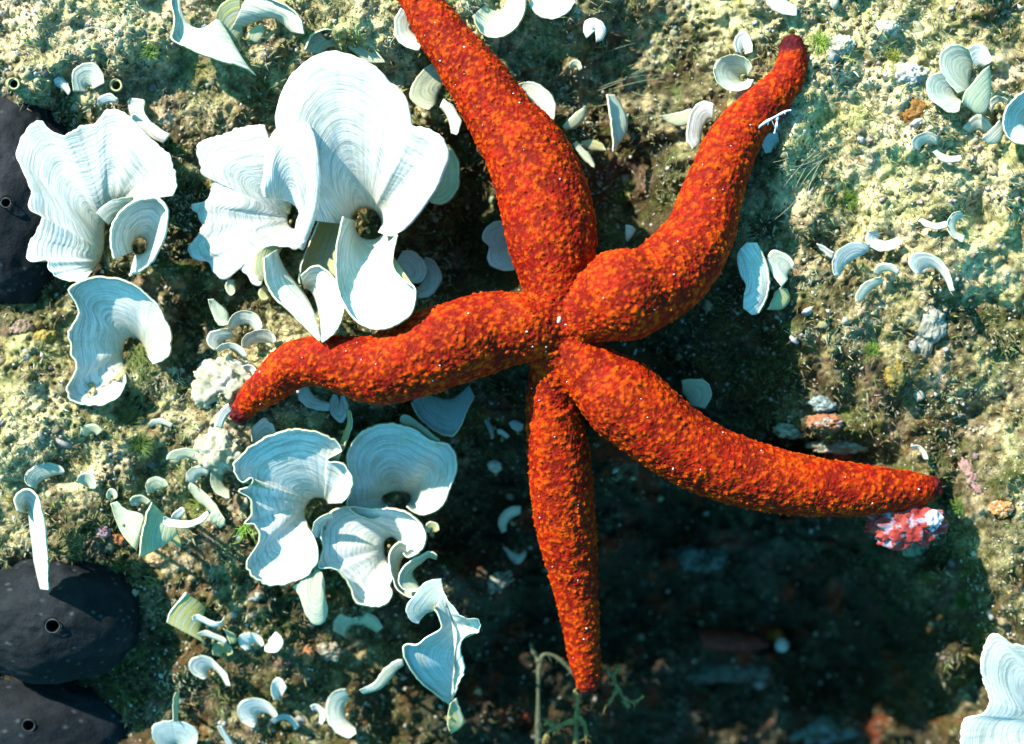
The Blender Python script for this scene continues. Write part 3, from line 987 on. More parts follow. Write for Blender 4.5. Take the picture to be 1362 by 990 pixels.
fan('S-shaped pale ribbon of fan alga rolling out of the clockwise fan',
    B([(541, 724), (531, 719), (521, 727), (516, 741), (519, 759), (524, 777), (532, 789), (545, 796), (555, 794), (560, 786)], [(541, 735), (534, 738), (530, 744), (528, 752), (528, 762), (530, 771), (535, 779), (542, 784), (550, 786), (557, 783)], h=52, hi=26, z0=-50, m=1.6, tone=CREAM),
    B([(582, 738), (571, 733), (558, 739), (546, 745), (536, 754), (530, 765), (530, 776), (537, 784), (548, 787), (559, 784)], [(581, 743), (570, 740), (561, 746), (552, 752), (546, 759), (545, 766), (547, 772), (551, 777), (555, 781), (560, 783)], h=64, hi=30, z0=-50, m=1.6, tone=GREEN))
fan('tiny ring curl of fan alga between the two large ribbed fans', B([(442, 682), (430, 684), (420, 692), (415, 703), (415, 714)], [(443, 688), (434, 691), (427, 698), (424, 707), (424, 716)], h=52, hi=26, z0=-46))
fan('drop-shaped white-tipped blade hanging below the big ribbed fan',
    B([(388, 781), (397, 791), (402, 806), (408, 820), (416, 830), (426, 832), (433, 825), (436, 811), (432, 794), (432, 775)], [(408, 768), (411, 769), (414, 770), (416, 771), (418, 771), (420, 770), (422, 769), (424, 767), (426, 766), (429, 764)], h=16, hi=30, z0=-40, bulge=8, tone=GREEN, ob=.5))
fan('grey green half-moon fan alga under the lower white lobe', B([(443, 839), (444, 826), (454, 815), (470, 812), (488, 814), (502, 822), (509, 835)], [(456, 846), (457, 837), (463, 830), (472, 827), (484, 828), (495, 833), (503, 840)], h=36, hi=4, tone=GREEN))
fan('small upright blue cup between the star arm tip and the ribbed fan', B([(335, 588), (334, 572), (342, 562), (352, 555), (361, 560), (367, 575)], [(345, 592), (348, 588), (352, 584), (356, 581), (360, 580), (364, 580)], h=34, hi=4))
fan('white crescent of fan alga emerging under the left arm of the star', B([(394, 518), (396, 530), (406, 541), (420, 546), (437, 548)], [(406, 514), (409, 522), (415, 529), (425, 535), (439, 538)], h=26, hi=14))
fan('round white fan alga under the left arm beside the brown strand', B([(443, 524), (438, 535), (438, 548), (446, 559), (456, 563), (462, 552), (463, 538), (458, 526)], [(447, 525), (447, 530), (448, 536), (450, 541), (452, 542), (454, 538), (455, 532), (454, 526)], h=24, hi=16))
fan('thin olive strand-like blade between the ribbed fan and the blue funnel', B([(466, 545), (470, 560), (466, 576), (460, 592), (456, 600)], [(461, 545), (464, 560), (459, 576), (454, 590), (452, 598)], h=44, hi=36, tone=OLIVE, m=.6))
fan('shaded blue blade deep under the left arm above the blue funnel', B([(546, 537), (554, 554), (568, 568), (584, 578), (602, 582), (612, 570), (620, 552), (632, 528)], [(560, 520), (570, 524), (580, 527), (590, 530), (600, 530), (608, 526), (616, 520), (624, 512)], h=[20, 24, 26, 26, 24, 18, 14], hi=4, tone=SHADE_TEAL))
fan('narrow pale edge of fan alga standing behind the blue funnel', B([(531, 560), (533, 552), (543, 552), (557, 562), (572, 574), (586, 586)], [(538, 568), (543, 564), (551, 567), (561, 575), (573, 583), (584, 593)], h=54, hi=44, z0=-50, tone=GREEN))
fan('small round olive fan alga right of the clockwise fan', B([(566, 707), (567, 698), (574, 694), (582, 697), (584, 706)], [(570, 709), (571, 704), (575, 702), (578, 704), (580, 708)], h=50, hi=40, z0=-60, tone=OLIVE))

# ---- pointed blade at the bottom
fan('pointed blue fan alga with a bright white right edge hanging in the dark hollow',
    B([(587, 769), (573, 771), (561, 777), (549, 793), (541, 803), (540, 815), (547, 826), (557, 830)], [(590, 786), (589, 793), (587, 800), (583, 806), (577, 811), (570, 813), (563, 818), (558, 827)], h=[126, 122, 118, 112, 100, 92, 88], hi=[122, 118, 114, 110, 104, 98, 90], z0=-60, tone=SHADE_TEAL),
    B([(577, 812), (584, 824), (585, 838), (566, 848), (552, 858), (538, 857), (534, 867), (543, 888), (556, 906), (573, 920), (598, 939)], [(590, 787), (595, 803), (599, 820), (602, 838), (603, 852), (604, 864), (604, 876), (603, 890), (602, 904), (601, 918), (600, 930)], h=[108, 104, 98, 90, 78, 70, 58, 40, 20, 2, -14], hi=[122, 112, 100, 88, 76, 64, 52, 36, 20, 6, -8], p=1, z0=-60, m=1.4, tone=((.56, .68, .72), (.4, .44, .26)), ob=0),  # shaded half of the fan: blue shade painted into the tone
    B([(589, 786), (608, 815), (621, 823), (636, 823), (639, 831), (637, 841), (626, 842), (616, 849), (612, 860), (613, 873), (618, 889), (613, 902), (607, 918), (601, 932)], [(588, 785), (597, 812), (600, 824), (602, 836), (603, 844), (604, 852), (604, 860), (604, 868), (604, 876), (603, 885), (603, 894), (602, 905), (601, 917), (600, 930)], p=1, wave=.5, h=[150, 152, 150, 146, 138, 128, 116, 98, 78, 56, 30, 4], hi=[122, 112, 100, 88, 76, 64, 52, 36, 20, 6, -8], z0=-60, m=1.2, jag=1.6, ob=0, fold=0, roll=0))
fan('little curled olive tip below the pointed blue fan', B([(607, 928), (612, 942), (618, 957), (613, 968), (600, 976)], [(601, 934), (600, 945), (600, 955), (599, 965), (599, 974)], h=50, hi=70, z0=-90, tone=OLIVE, m=1.0))
fan('slender pale blade reaching left from the pointed blue fan', B([(536, 876), (526, 878), (512, 888), (498, 906), (478, 918)], [(537, 883), (528, 888), (518, 899), (504, 914), (482, 922)], h=46, hi=34, z0=-80, tone=CREAM))

# ---- bottom right
fan('big white fan alga entering the picture at the lower right corner',
    B([(1420, 880), (1390, 866), (1362, 858), (1343, 854), (1332, 846), (1321, 842), (1312, 850), (1306, 868), (1304, 888), (1307, 907), (1314, 922), (1314, 937), (1303, 950), (1281, 957), (1277, 985), (1281, 1015), (1300, 1040), (1340, 1060)],
      [(1410, 930), (1405, 928), (1400, 928), (1395, 930), (1390, 934), (1386, 940), (1384, 948), (1383, 958), (1385, 970), (1390, 980), (1398, 988)], h=[52, 54, 56, 56, 50, 46, 46, 46, 46, 44], hi=0, p=.55, z0=-30, jag=1.5, fold=0, roll=-9), stalk=(1400, 960))

# ---- left and lower left small ones
fan('pale teal half-moon fan alga above the tall curled blade at the left edge', B([(42, 648), (34, 642), (34, 630), (46, 619), (63, 615), (82, 621), (86, 628)], [(47, 650), (46, 644), (50, 638), (57, 633), (66, 630), (76, 629), (84, 630)], h=30, hi=10, tone=((.66, .74, .62), (.5, .5, .2))))
fan('tall narrow blade curled over at its top beside the lower dark sponge',
    B([(24, 680), (19, 664), (27, 651), (39, 649), (51, 660), (58, 681), (62, 706), (65, 742), (65, 785)], [(35, 682), (33, 676), (34, 672), (36, 673), (38, 680), (40, 702), (43, 726), (46, 750), (54, 784)], h=[40, 44, 50, 54, 54, 50, 46, 44, 40], hi=18, z0=0, m=1.8))
fan('small round pale fan alga between the half-moon and the V-shaped blades', B([(101, 640), (106, 632), (115, 629), (124, 633), (128, 642), (127, 650)], [(112, 646), (113, 643), (116, 642), (119, 644), (121, 647), (121, 650)], h=22, hi=8, tone=GREEN))
fan('tiny oval fan alga beside the top of the V-shaped blades', B([(143, 664), (142, 655), (148, 650), (155, 653), (156, 662)], [(146, 666), (146, 660), (149, 657), (152, 659), (153, 664)], h=20, hi=12, tone=GREEN))
fan('left leaf of the pair of V-shaped pale green blades', B([(156, 667), (170, 678), (189, 683), (192, 690)], [(149, 669), (157, 688), (169, 706), (184, 724)], h=24, hi=34, tone=GREEN, z0=0))
fan('right leaf of the V-shaped blades with a bright straight left edge', B([(202, 668), (194, 682), (189, 700), (186, 720), (184, 741)], [(208, 675), (218, 690), (226, 706), (211, 724), (193, 738)], h=44, hi=20, tone=((.66, .70, .38), (.5, .48, .18)), z0=0))
fan('white boat-shaped blade lying right of the V-shaped pair', B([(217, 688), (217, 698), (231, 703), (251, 703), (268, 696), (279, 685), (276, 680)], [(219, 687), (225, 692), (233, 694), (250, 695), (261, 692), (269, 687), (274, 681)], h=44, hi=36, z0=0))
fan('small white blade standing on the boat-shaped one', B([(227, 689), (233, 680), (243, 675), (246, 681)], [(231, 692), (236, 688), (242, 685), (245, 683)], h=38, hi=30, z0=0))
fan('pale dome-shaped fan alga above the V-shaped blades', B([(195, 656), (193, 645), (200, 636), (212, 634), (222, 639), (225, 646)], [(202, 656), (203, 651), (207, 649), (212, 648), (217, 648), (220, 648)], h=26, hi=8, tone=GREEN))
fan('smaller pale dome fan alga touching the top of the right V-shaped leaf', B([(176, 673), (172, 666), (178, 660), (188, 659), (197, 664), (199, 669)], [(183, 673), (183, 669), (186, 667), (190, 667), (194, 669), (196, 671)], h=22, hi=8, tone=GREEN))
fan('upright crescent fan alga left of the torn edge of the big ribbed fan', B([(310, 610), (303, 605), (292, 608), (283, 620), (279, 635), (282, 650), (292, 660), (306, 663)], [(305, 619), (301, 619), (297, 624), (294, 631), (293, 639), (295, 646), (299, 651), (305, 654)], h=34, hi=14, tone=((.6, .66, .4), (.45, .45, .18))))
fan('pale green fan alga left of the upright crescent', B([(247, 641), (247, 630), (256, 621), (268, 618), (280, 622)], [(256, 642), (259, 636), (264, 631), (270, 629), (277, 630)], h=26, hi=8, tone=CREAM))
fan('long slanting white-edged blade below the upright crescent', B([(250, 650), (253, 642), (265, 649), (278, 660), (290, 675), (299, 691)], [(258, 660), (264, 664), (271, 668), (279, 676), (288, 686), (296, 694)], h=36, hi=18, tone=((.7, .72, .5), (.5, .48, .18))))
fan('pair of little rounded olive blades at the foot of the slanting blade', B([(279, 694), (280, 685), (287, 680), (292, 685)], [(282, 697), (285, 694), (289, 692), (292, 690)], h=20, hi=14, tone=GREEN), B([(290, 700), (290, 692), (294, 686), (300, 692)], [(293, 702), (295, 698), (298, 696), (299, 694)], h=20, hi=14, tone=GREEN))
fan('short olive blade hanging below the boat-shaped one', B([(228, 706), (229, 716), (234, 726), (240, 728)], [(234, 706), (236, 714), (239, 720), (241, 725)], h=26, hi=22, tone=OLIVE))
fan('dusty pale fan alga left of the cream sponge mound', B([(221, 612), (224, 602), (236, 597), (252, 596), (268, 600), (274, 610)], [(236, 612), (240, 608), (246, 606), (252, 606), (258, 608), (264, 612)], h=20, hi=8, tone=GREEN))
fan('thin crescent fan alga above the green moss at the left', B([(196, 564), (204, 557), (217, 557), (231, 564)], [(200, 567), (207, 563), (217, 563), (228, 568)], h=16, hi=8, tone=CREAM))
fan('yellowish low fan alga under the hook-shaped fan', B([(106, 578), (108, 568), (118, 564), (130, 565), (138, 573)], [(113, 580), (116, 575), (121, 573), (127, 574), (131, 578)], h=18, hi=6, tone=((.6, .62, .34), (.45, .42, .15))))
fan('domed top fan of the shell-like group left of the star arm', B([(302, 432), (307, 421), (320, 413), (335, 414), (346, 422), (350, 436)], [(309, 438), (314, 431), (322, 427), (332, 428), (339, 434), (343, 441)], h=46, hi=24, tone=CREAM, z0=-20))
fan('left fan of the shell-like group with a rounded lower lip', B([(285, 466), (276, 459), (274, 449), (279, 441), (290, 438), (304, 436)], [(291, 464), (290, 459), (291, 454), (295, 450), (302, 448), (310, 445)], h=42, hi=22, tone=CREAM, z0=-20))
fan('right fan of the shell-like group nearest the star arm', B([(321, 462), (321, 452), (329, 443), (343, 438), (358, 439), (366, 446), (367, 454)], [(329, 464), (331, 458), (338, 454), (346, 452), (355, 452), (361, 454), (364, 457)], h=48, hi=24, tone=CREAM, z0=-20))
fan('thin arching bottom fan of the shell-like group', B([(287, 465), (295, 458), (308, 456), (320, 461), (330, 474)], [(291, 468), (298, 463), (307, 462), (317, 467), (325, 475)], h=34, hi=24, tone=CREAM, z0=-20))
fan('folded upright blade at the top left of the shell-like group', B([(276, 398), (279, 410), (284, 424), (291, 434), (302, 432)], [(282, 398), (289, 406), (296, 414), (301, 421), (304, 429)], h=40, hi=26, tone=GREEN, z0=-20))
fan('small white fan alga at the upper edge of the star arm above the cream mound', B([(322, 488), (331, 485), (340, 490), (344, 499)], [(326, 493), (331, 492), (336, 495), (338, 501)], h=26, hi=16))
fan('white sickle-shaped blade just left of the dark tip of the left arm', B([(303, 535), (294, 543), (287, 555), (284, 568)], [(308, 545), (301, 551), (296, 560), (293, 569)], h=28, hi=20, z0=0))
fan('little olive leaf under the blue side of the downward pointing fan', B([(352, 380), (345, 388), (347, 398), (356, 398)], [(357, 384), (354, 389), (356, 394), (359, 396)], h=22, hi=16, tone=OLIVE))
fan('small olive leaf below the jagged left side of the bleached clump', B([(303, 372), (300, 382), (306, 393), (312, 390)], [(310, 372), (309, 379), (311, 384), (313, 386)], h=30, hi=24, tone=GREEN))

# ---- bottom left group
fan('yellow fan alga with a straight white left edge above the bottom left crescents',
    B([(221, 828), (226, 815), (235, 802), (248, 788)], [(262, 850), (257, 835), (262, 818), (268, 803)], h=40, hi=10, tone=((.58, .52, .12), (.5, .45, .1)), m=2.2))
fan('white wavy ribbon blade across the yellow fan', B([(255, 820), (262, 817), (271, 820), (282, 826), (294, 826), (299, 818)], [(256, 825), (263, 824), (271, 827), (281, 832), (292, 832), (297, 826)], h=36, hi=28))
fan('flat pale ribbon blade below the wavy one', B([(262, 842), (272, 838), (284, 841), (296, 846), (303, 852)], [(266, 846), (274, 845), (284, 848), (294, 852), (300, 856)], h=28, hi=20, tone=CREAM))
fan('small triangular olive blade right of the flat pale ribbon', B([(297, 836), (301, 842), (304, 850), (306, 857)], [(310, 842), (311, 846), (312, 851), (311, 856)], h=26, hi=18, tone=OLIVE))
fan('round olive fan alga under the flat pale ribbon', B([(284, 872), (283, 862), (290, 855), (300, 856), (308, 862), (309, 870)], [(293, 874), (293, 868), (296, 866), (300, 867), (303, 870), (303, 873)], h=20, hi=6, tone=OLIVE))
fan('blue teal bean-shaped fan alga at the centre of the bottom left group', B([(272, 904), (258, 898), (250, 887), (253, 877), (264, 872), (278, 874), (292, 885), (302, 897), (306, 913)], [(275, 902), (271, 896), (270, 891), (273, 887), (277, 885), (283, 886), (290, 892), (297, 901), (302, 912)], h=40, hi=10))
fan('small blue fan alga left of the white shell-like one', B([(327, 866), (318, 858), (316, 848), (325, 842), (338, 842), (348, 848), (353, 858)], [(332, 864), (330, 859), (331, 854), (335, 852), (340, 852), (345, 855), (349, 860)], h=30, hi=10))
fan('small white shell-like fan alga joined to the little blue fan', B([(352, 866), (362, 868), (372, 865), (377, 855), (374, 846), (366, 841)], [(352, 860), (356, 860), (360, 859), (362, 856), (361, 852), (359, 849)], h=28, hi=14, ob=.1))
fan('tiny upright blue and white fan alga above the lowest bean-shaped fan', B([(364, 932), (360, 920), (361, 908), (368, 901), (375, 902), (382, 914)], [(370, 930), (369, 926), (370, 922), (372, 920), (374, 921), (376, 925)], h=30, hi=6))
fan('lowest bean-shaped blue fan alga left of the little arched ones', B([(338, 969), (323, 962), (315, 950), (316, 938), (325, 930), (340, 928), (356, 933), (366, 942), (370, 952)], [(341, 962), (338, 956), (337, 950), (340, 946), (345, 944), (351, 944), (357, 946), (362, 950), (366, 955)], h=38, hi=8))
fan('thin arched blue fan alga touching the lowest bean-shaped fan', B([(359, 958), (368, 951), (382, 950), (393, 957), (399, 966)], [(364, 962), (371, 957), (381, 956), (389, 962), (394, 970)], h=30, hi=18))
fan('teal umbrella-shaped fan alga at the bottom edge in front of the lowest sponge', B([(211, 994), (202, 980), (203, 966), (214, 959), (234, 958), (252, 962), (263, 972), (262, 990)], [(226, 998), (224, 992), (225, 987), (229, 984), (235, 983), (241, 985), (246, 990), (248, 998)], h=[40, 44, 50, 52, 50, 44], hi=10, z0=-80, tone=SHADE_TEAL))
fan('thin upright olive blade above the teal umbrella-shaped fan', B([(233, 921), (230, 934), (229, 948), (230, 960)], [(237, 921), (236, 934), (235, 948), (235, 960)], h=46, hi=34, z0=-80, tone=OLIVE))
fan('narrow teal blade leaning at the bottom edge right of the umbrella fan', B([(288, 966), (292, 974), (298, 982), (304, 994)], [(294, 965), (299, 974), (305, 983), (311, 994)], h=30, hi=22, tone=SHADE_TEAL))
fan('white crescent fan alga standing alone at the bottom edge below the half-moon', B([(460, 916), (446, 918), (436, 930), (432, 946), (436, 962), (448, 976), (463, 982), (474, 976)], [(463, 926), (457, 930), (453, 938), (452, 948), (455, 957), (461, 964), (467, 968), (473, 970)], h=44, hi=16, tone=CREAM))
fan('small white fan alga just left of the lone bottom crescent', B([(412, 938), (421, 936), (430, 943), (433, 954), (428, 964)], [(415, 944), (421, 943), (426, 948), (427, 955), (425, 962)], h=28, hi=18))

# ---- middle dark gap and right of the blue funnel
fan('pale crescent fan alga alone on dark rock left of the bottom arm', B([(667, 709), (662, 696), (667, 683), (678, 674), (693, 673)], [(672, 707), (671, 698), (675, 690), (683, 684), (692, 681)], h=20, hi=8, tone=CREAM))
fan('blue white curled fan alga just below the lone pale crescent', B([(666, 728), (668, 741), (680, 750), (692, 750), (700, 738)], [(672, 728), (676, 734), (683, 738), (690, 740), (698, 735)], h=22, hi=10, tone=((.68, .76, .76), (.5, .5, .3))))
fan('upright dim teal sliver of alga in the dark gap left of the bottom arm', B([(642, 551), (644, 562), (650, 574), (654, 584)], [(646, 550), (650, 562), (655, 572), (656, 583)], h=20, hi=14, tone=SHADE_TEAL))
fan('small oval teal blade nearest the bottom arm in the dark gap', B([(677, 563), (682, 560), (690, 561), (697, 566)], [(680, 568), (685, 570), (691, 571), (697, 569)], h=22, hi=16, tone=SHADE_TEAL))
fan('slim teal blade between the upright sliver and the oval one', B([(661, 572), (667, 572), (673, 576), (677, 581)], [(662, 576), (667, 577), (671, 580), (675, 583)], h=20, hi=14, tone=SHADE_TEAL))
fan('small pale flake of alga alone below the dim teal slivers', B([(648, 619), (652, 614), (660, 613), (666, 617)], [(650, 623), (655, 625), (661, 625), (667, 623)], h=20, hi=14, tone=CREAM))
fan('purple grey double-lobed fan alga against the left flank of the top arm', B([(674, 294), (657, 295), (644, 305), (641, 318), (649, 329), (648, 345), (656, 356), (670, 361), (684, 360)], [(684, 306), (679, 310), (676, 315), (675, 321), (677, 327), (680, 333), (683, 339), (686, 345), (690, 350)], h=[34, 36, 38, 36, 30, 34, 36, 32], hi=10, tone=((.56, .60, .66), (.44, .44, .36))))  # purple grey shade beside the arm is put into the tone

# ---- right of the top arm
fan('half-hidden white-rimmed fan alga at the right flank of the top arm', B([(690, 112), (704, 108), (720, 113), (733, 125), (740, 143), (736, 163)], [(684, 124), (692, 128), (702, 134), (712, 144), (719, 154), (724, 166)], h=40, hi=16, tone=CREAM))
fan('slanting pale yellow blade right of the half-hidden fan', B([(748, 168), (757, 158), (768, 148), (779, 140)], [(750, 172), (762, 168), (773, 158), (780, 146)], h=28, hi=18, tone=((.74, .74, .44), (.5, .5, .2))))
fan('tall pale leaf-like fan alga standing alone right of the top arm', B([(806, 126), (808, 145), (811, 165), (813, 185), (815, 204)], [(815, 126), (823, 142), (829, 160), (828, 180), (818, 198)], h=44, hi=22, tone=((.66, .72, .58), (.5, .5, .2)), m=1.8))
fan('small yellow cap-shaped fan alga left of the tall leaf', B([(806, 201), (802, 191), (790, 185), (778, 186), (770, 191)], [(803, 201), (796, 199), (787, 197), (779, 195), (773, 194)], h=24, hi=14, tone=((.6, .58, .26), (.45, .42, .15))))
fan('thin green blade under the yellow cap beside the arm', B([(762, 190), (767, 203), (777, 214), (791, 225)], [(768, 190), (774, 199), (783, 208), (791, 220)], h=22, hi=16, tone=GREEN))
fan('pale yellow blade pointing left from the white fan beside the upper right arm', B([(877, 154), (890, 152), (905, 148), (920, 144)], [(880, 157), (892, 162), (905, 164), (920, 160)], h=30, hi=22, tone=((.72, .72, .42), (.5, .5, .2))))
fan('bright round white shell-like fan alga near the top edge between the two arms', B([(780, 52), (775, 40), (778, 28), (788, 24), (800, 28), (807, 40), (803, 53), (793, 58)], [(790, 42), (789, 40), (790, 38), (791, 37), (793, 38), (794, 40), (793, 42), (792, 43)], h=26, hi=22, ob=.05, bulge=4))
fan('tiny faint green fan alga below the round white one', B([(757, 86), (762, 80), (770, 82), (774, 92)], [(760, 90), (763, 87), (768, 88), (771, 94)], h=20, hi=12, tone=GREEN))

# ---- around the upper right arm
fan('round disc-like pale green fan alga left of the tip of the upper right arm', B([(1003, 106), (996, 117), (984, 122), (969, 121), (956, 112), (949, 98), (951, 84), (962, 75), (978, 72), (993, 78), (1002, 90)], [(994, 106), (992, 108), (990, 109), (987, 109), (985, 107), (984, 104), (984, 101), (986, 99), (989, 98), (992, 99), (994, 102)], h=34, hi=8, tone=((.64, .72, .56), (.5, .5, .2))))
fan('small upright oval fan alga just above the disc-like one', B([(978, 70), (976, 56), (980, 45), (988, 41), (996, 46), (1001, 57), (1001, 70)], [(985, 72), (984, 66), (986, 61), (988, 60), (991, 62), (993, 66), (993, 72)], h=26, hi=14))
fan('white fan alga pressed against the left side of the upper right arm', B([(950, 138), (938, 134), (926, 138), (917, 150), (914, 163), (912, 176), (913, 188), (921, 200)], [(948, 154), (943, 153), (938, 155), (934, 160), (931, 167), (929, 175), (928, 183), (929, 192)], h=30, hi=12))
fan('greenish sliver of fan alga between the disc and the arm', B([(975, 128), (984, 118), (996, 112), (1006, 112)], [(980, 134), (988, 128), (997, 122), (1006, 120)], h=24, hi=14, tone=GREEN))
fan('little teal oval fan alga right of the upper right arm', B([(1018, 204), (1014, 195), (1016, 183), (1024, 177), (1034, 177)], [(1024, 203), (1025, 197), (1028, 191), (1032, 188), (1036, 186)], h=30, hi=18, tone=SHADE_TEAL))
fan('white fan alga cut by the top edge above the arm tip', B([(1015, -2), (1024, 11), (1038, 19), (1060, 22)], [(1030, -8), (1036, 0), (1046, 6), (1060, 12)], h=24, hi=10))

# ---- right edge clump
fan('heart-shaped left lobe of the tallest fan alga pair at the upper right', B([(1275, 125), (1258, 107), (1249, 87), (1251, 70), (1263, 60), (1276, 59), (1287, 65)], [(1286, 120), (1282, 112), (1280, 102), (1282, 92), (1286, 85), (1290, 80), (1294, 77)], h=42, hi=10, tone=((.68, .74, .60), (.5, .5, .2))))
fan('small right lobe of the tallest fan alga pair at the upper right', B([(1288, 64), (1299, 57), (1312, 62), (1319, 76), (1317, 84)], [(1294, 82), (1298, 82), (1302, 83), (1306, 85), (1310, 88)], h=38, hi=18))
fan('round fan alga tucked below left of the heart-shaped lobe', B([(1252, 96), (1238, 99), (1231, 112), (1234, 129), (1247, 141), (1262, 150), (1276, 148)], [(1266, 116), (1263, 119), (1262, 124), (1264, 129), (1268, 133), (1273, 136), (1278, 137)], h=34, hi=8, tone=((.66, .72, .60), (.5, .5, .2))))
fan('folded green leaf-like fan alga below the small right lobe', B([(1279, 137), (1284, 122), (1295, 108), (1307, 94), (1316, 87)], [(1284, 140), (1297, 145), (1308, 139), (1315, 120), (1317, 98)], h=42, hi=22, tone=GREEN))
fan('large crescent fan alga cut by the right edge of the picture', B([(1385, 116), (1362, 120), (1346, 132), (1335, 148), (1332, 164), (1336, 180), (1347, 191), (1362, 194)], [(1388, 138), (1374, 138), (1364, 142), (1357, 150), (1355, 160), (1357, 170), (1363, 177), (1372, 182)], h=42, hi=10))
fan('pale arched fan alga on the crust below the round tucked one', B([(1213, 198), (1212, 187), (1221, 178), (1235, 175), (1248, 180)], [(1221, 200), (1222, 193), (1228, 188), (1237, 187), (1246, 190)], h=28, hi=10, tone=CREAM))
fan('thin upturned white crescent below the pale arched fan', B([(1241, 202), (1248, 212), (1262, 217), (1280, 213)], [(1245, 200), (1252, 206), (1264, 210), (1278, 208)], h=24, hi=14))
fan('small cup-shaped fan alga between the folded leaf and the edge crescent', B([(1279, 170), (1288, 160), (1300, 152), (1312, 157), (1321, 168)], [(1287, 175), (1293, 171), (1300, 168), (1307, 170), (1313, 175)], h=28, hi=8, tone=CREAM))
fan('slanting strap-like blade leading to the edge crescent', B([(1306, 184), (1313, 177), (1322, 168), (1330, 160)], [(1312, 190), (1322, 188), (1330, 180), (1334, 168)], h=30, hi=20, tone=CREAM))
fan('faint pale blade above the slanting strap', B([(1316, 134), (1324, 128), (1334, 129), (1342, 134)], [(1318, 148), (1324, 136), (1333, 134), (1342, 138)], h=22, hi=14, tone=CREAM))

# ---- row right of the star's upper right arm
fan('bright white upright fan alga at the lower right of the upper right arm', B([(1000, 419), (1011, 416), (1020, 400), (1025, 380), (1023, 356), (1016, 336), (1006, 323)], [(991, 412), (994, 398), (998, 384), (994, 370), (990, 352), (989, 336), (996, 323)], h=20, hi=40, z0=0, bulge=6, ob=0))
fan('cream triangular fan alga touching the bright white upright one', B([(1040, 382), (1030, 371), (1022, 354), (1021, 340), (1027, 332), (1038, 334), (1050, 341), (1057, 351)], [(1046, 374), (1043, 368), (1042, 362), (1043, 357), (1045, 354), (1049, 353), (1052, 354), (1055, 357)], h=40, hi=20, z0=0, tone=CREAM))
fan('olive blade below the cream triangular fan', B([(1020, 412), (1026, 400), (1030, 388), (1038, 382)], [(1026, 412), (1038, 408), (1046, 396), (1045, 384)], h=30, hi=16, z0=0, tone=OLIVE))
fan('blue rimmed crescent fan alga leftmost of the row on the right slope', B([(1110, 368), (1106, 355), (1108, 342), (1117, 330), (1130, 323), (1145, 321), (1158, 326)], [(1116, 366), (1117, 358), (1121, 350), (1129, 343), (1138, 338), (1147, 335), (1155, 333)], h=34, hi=12))
fan('white cup-like fan alga at the top of the row on the right slope', B([(1163, 305), (1152, 310), (1150, 320), (1158, 330), (1172, 335), (1188, 332), (1201, 322)], [(1170, 312), (1165, 314), (1165, 319), (1169, 322), (1176, 324), (1186, 322), (1196, 317)], h=32, hi=14))
fan('hooked blue white fan alga at the right end of the row on the slope', B([(1219, 365), (1210, 356), (1208, 345), (1214, 337), (1226, 335), (1240, 338), (1254, 348), (1264, 365), (1270, 387)], [(1223, 364), (1223, 359), (1225, 355), (1229, 352), (1236, 351), (1245, 354), (1253, 362), (1260, 374), (1265, 388)], h=40, hi=16))
fan('small cream fan alga under the white cup-like one', B([(1162, 364), (1163, 355), (1172, 349), (1186, 350), (1198, 358)], [(1168, 366), (1170, 361), (1176, 358), (1185, 359), (1194, 364)], h=26, hi=14, tone=CREAM))
fan('drooping cream strap blade below the small cream fan', B([(1137, 403), (1138, 391), (1146, 379), (1158, 371), (1172, 367)], [(1145, 400), (1150, 391), (1157, 383), (1166, 377), (1174, 373)], h=26, hi=14, tone=CREAM))
fan('thin white-ended strap above the hooked fan', B([(1221, 294), (1232, 303), (1246, 306), (1261, 302)], [(1225, 291), (1236, 297), (1247, 299), (1259, 296)], h=24, hi=16))
fan('narrow upright crescent fan alga at the end of the thin strap', B([(1277, 280), (1264, 286), (1259, 300), (1264, 314), (1281, 323)], [(1281, 287), (1272, 291), (1268, 301), (1271, 310), (1283, 316)], h=26, hi=12, tone=CREAM))
fan('pale blade left of the blue rimmed crescent on the slope', B([(1086, 324), (1094, 326), (1102, 332), (1110, 336)], [(1090, 331), (1096, 334), (1102, 340), (1108, 343)], h=24, hi=16))
fan('green ribbed fan alga in shadow above the lower right arm', B([(906, 506), (920, 504), (936, 505), (945, 515), (946, 528), (938, 544)], [(908, 520), (912, 521), (917, 523), (920, 527), (922, 533), (922, 540)], h=[40, 44, 46, 46, 44, 40], hi=20, z0=-50, tone=((.56, .64, .44), (.45, .45, .2))))
fan('tiny white crescent above the tip of the lower right arm', B([(1211, 593), (1221, 592), (1231, 600), (1235, 612)], [(1214, 597), (1221, 596), (1227, 602), (1230, 611)], h=20, hi=14))
fan('tiny white triangular flake between the top arm and the upper right arm', B([(832, 300), (837, 300), (843, 304), (845, 308)], [(832, 314), (835, 317), (838, 316), (842, 312)], h=24, hi=20))

# ---- top left
fan('pale rounded shell-like fan alga at the top left beside a dark tube mouth', B([(97, 122), (95, 106), (98, 92), (110, 84), (125, 84), (136, 95), (139, 111)], [(112, 122), (110, 116), (111, 111), (115, 108), (120, 108), (125, 111), (127, 117)], h=34, hi=12, tone=CREAM))
fan('small white wedge of fan alga left of the shell-like one', B([(71, 106), (80, 102), (89, 110), (94, 122)], [(73, 112), (80, 114), (87, 119), (92, 126)], h=22, hi=14))
fan('white crest of fan alga just above the widest left fan', B([(129, 134), (134, 127), (146, 124), (158, 131)], [(131, 140), (138, 136), (147, 134), (156, 135)], h=30, hi=20))

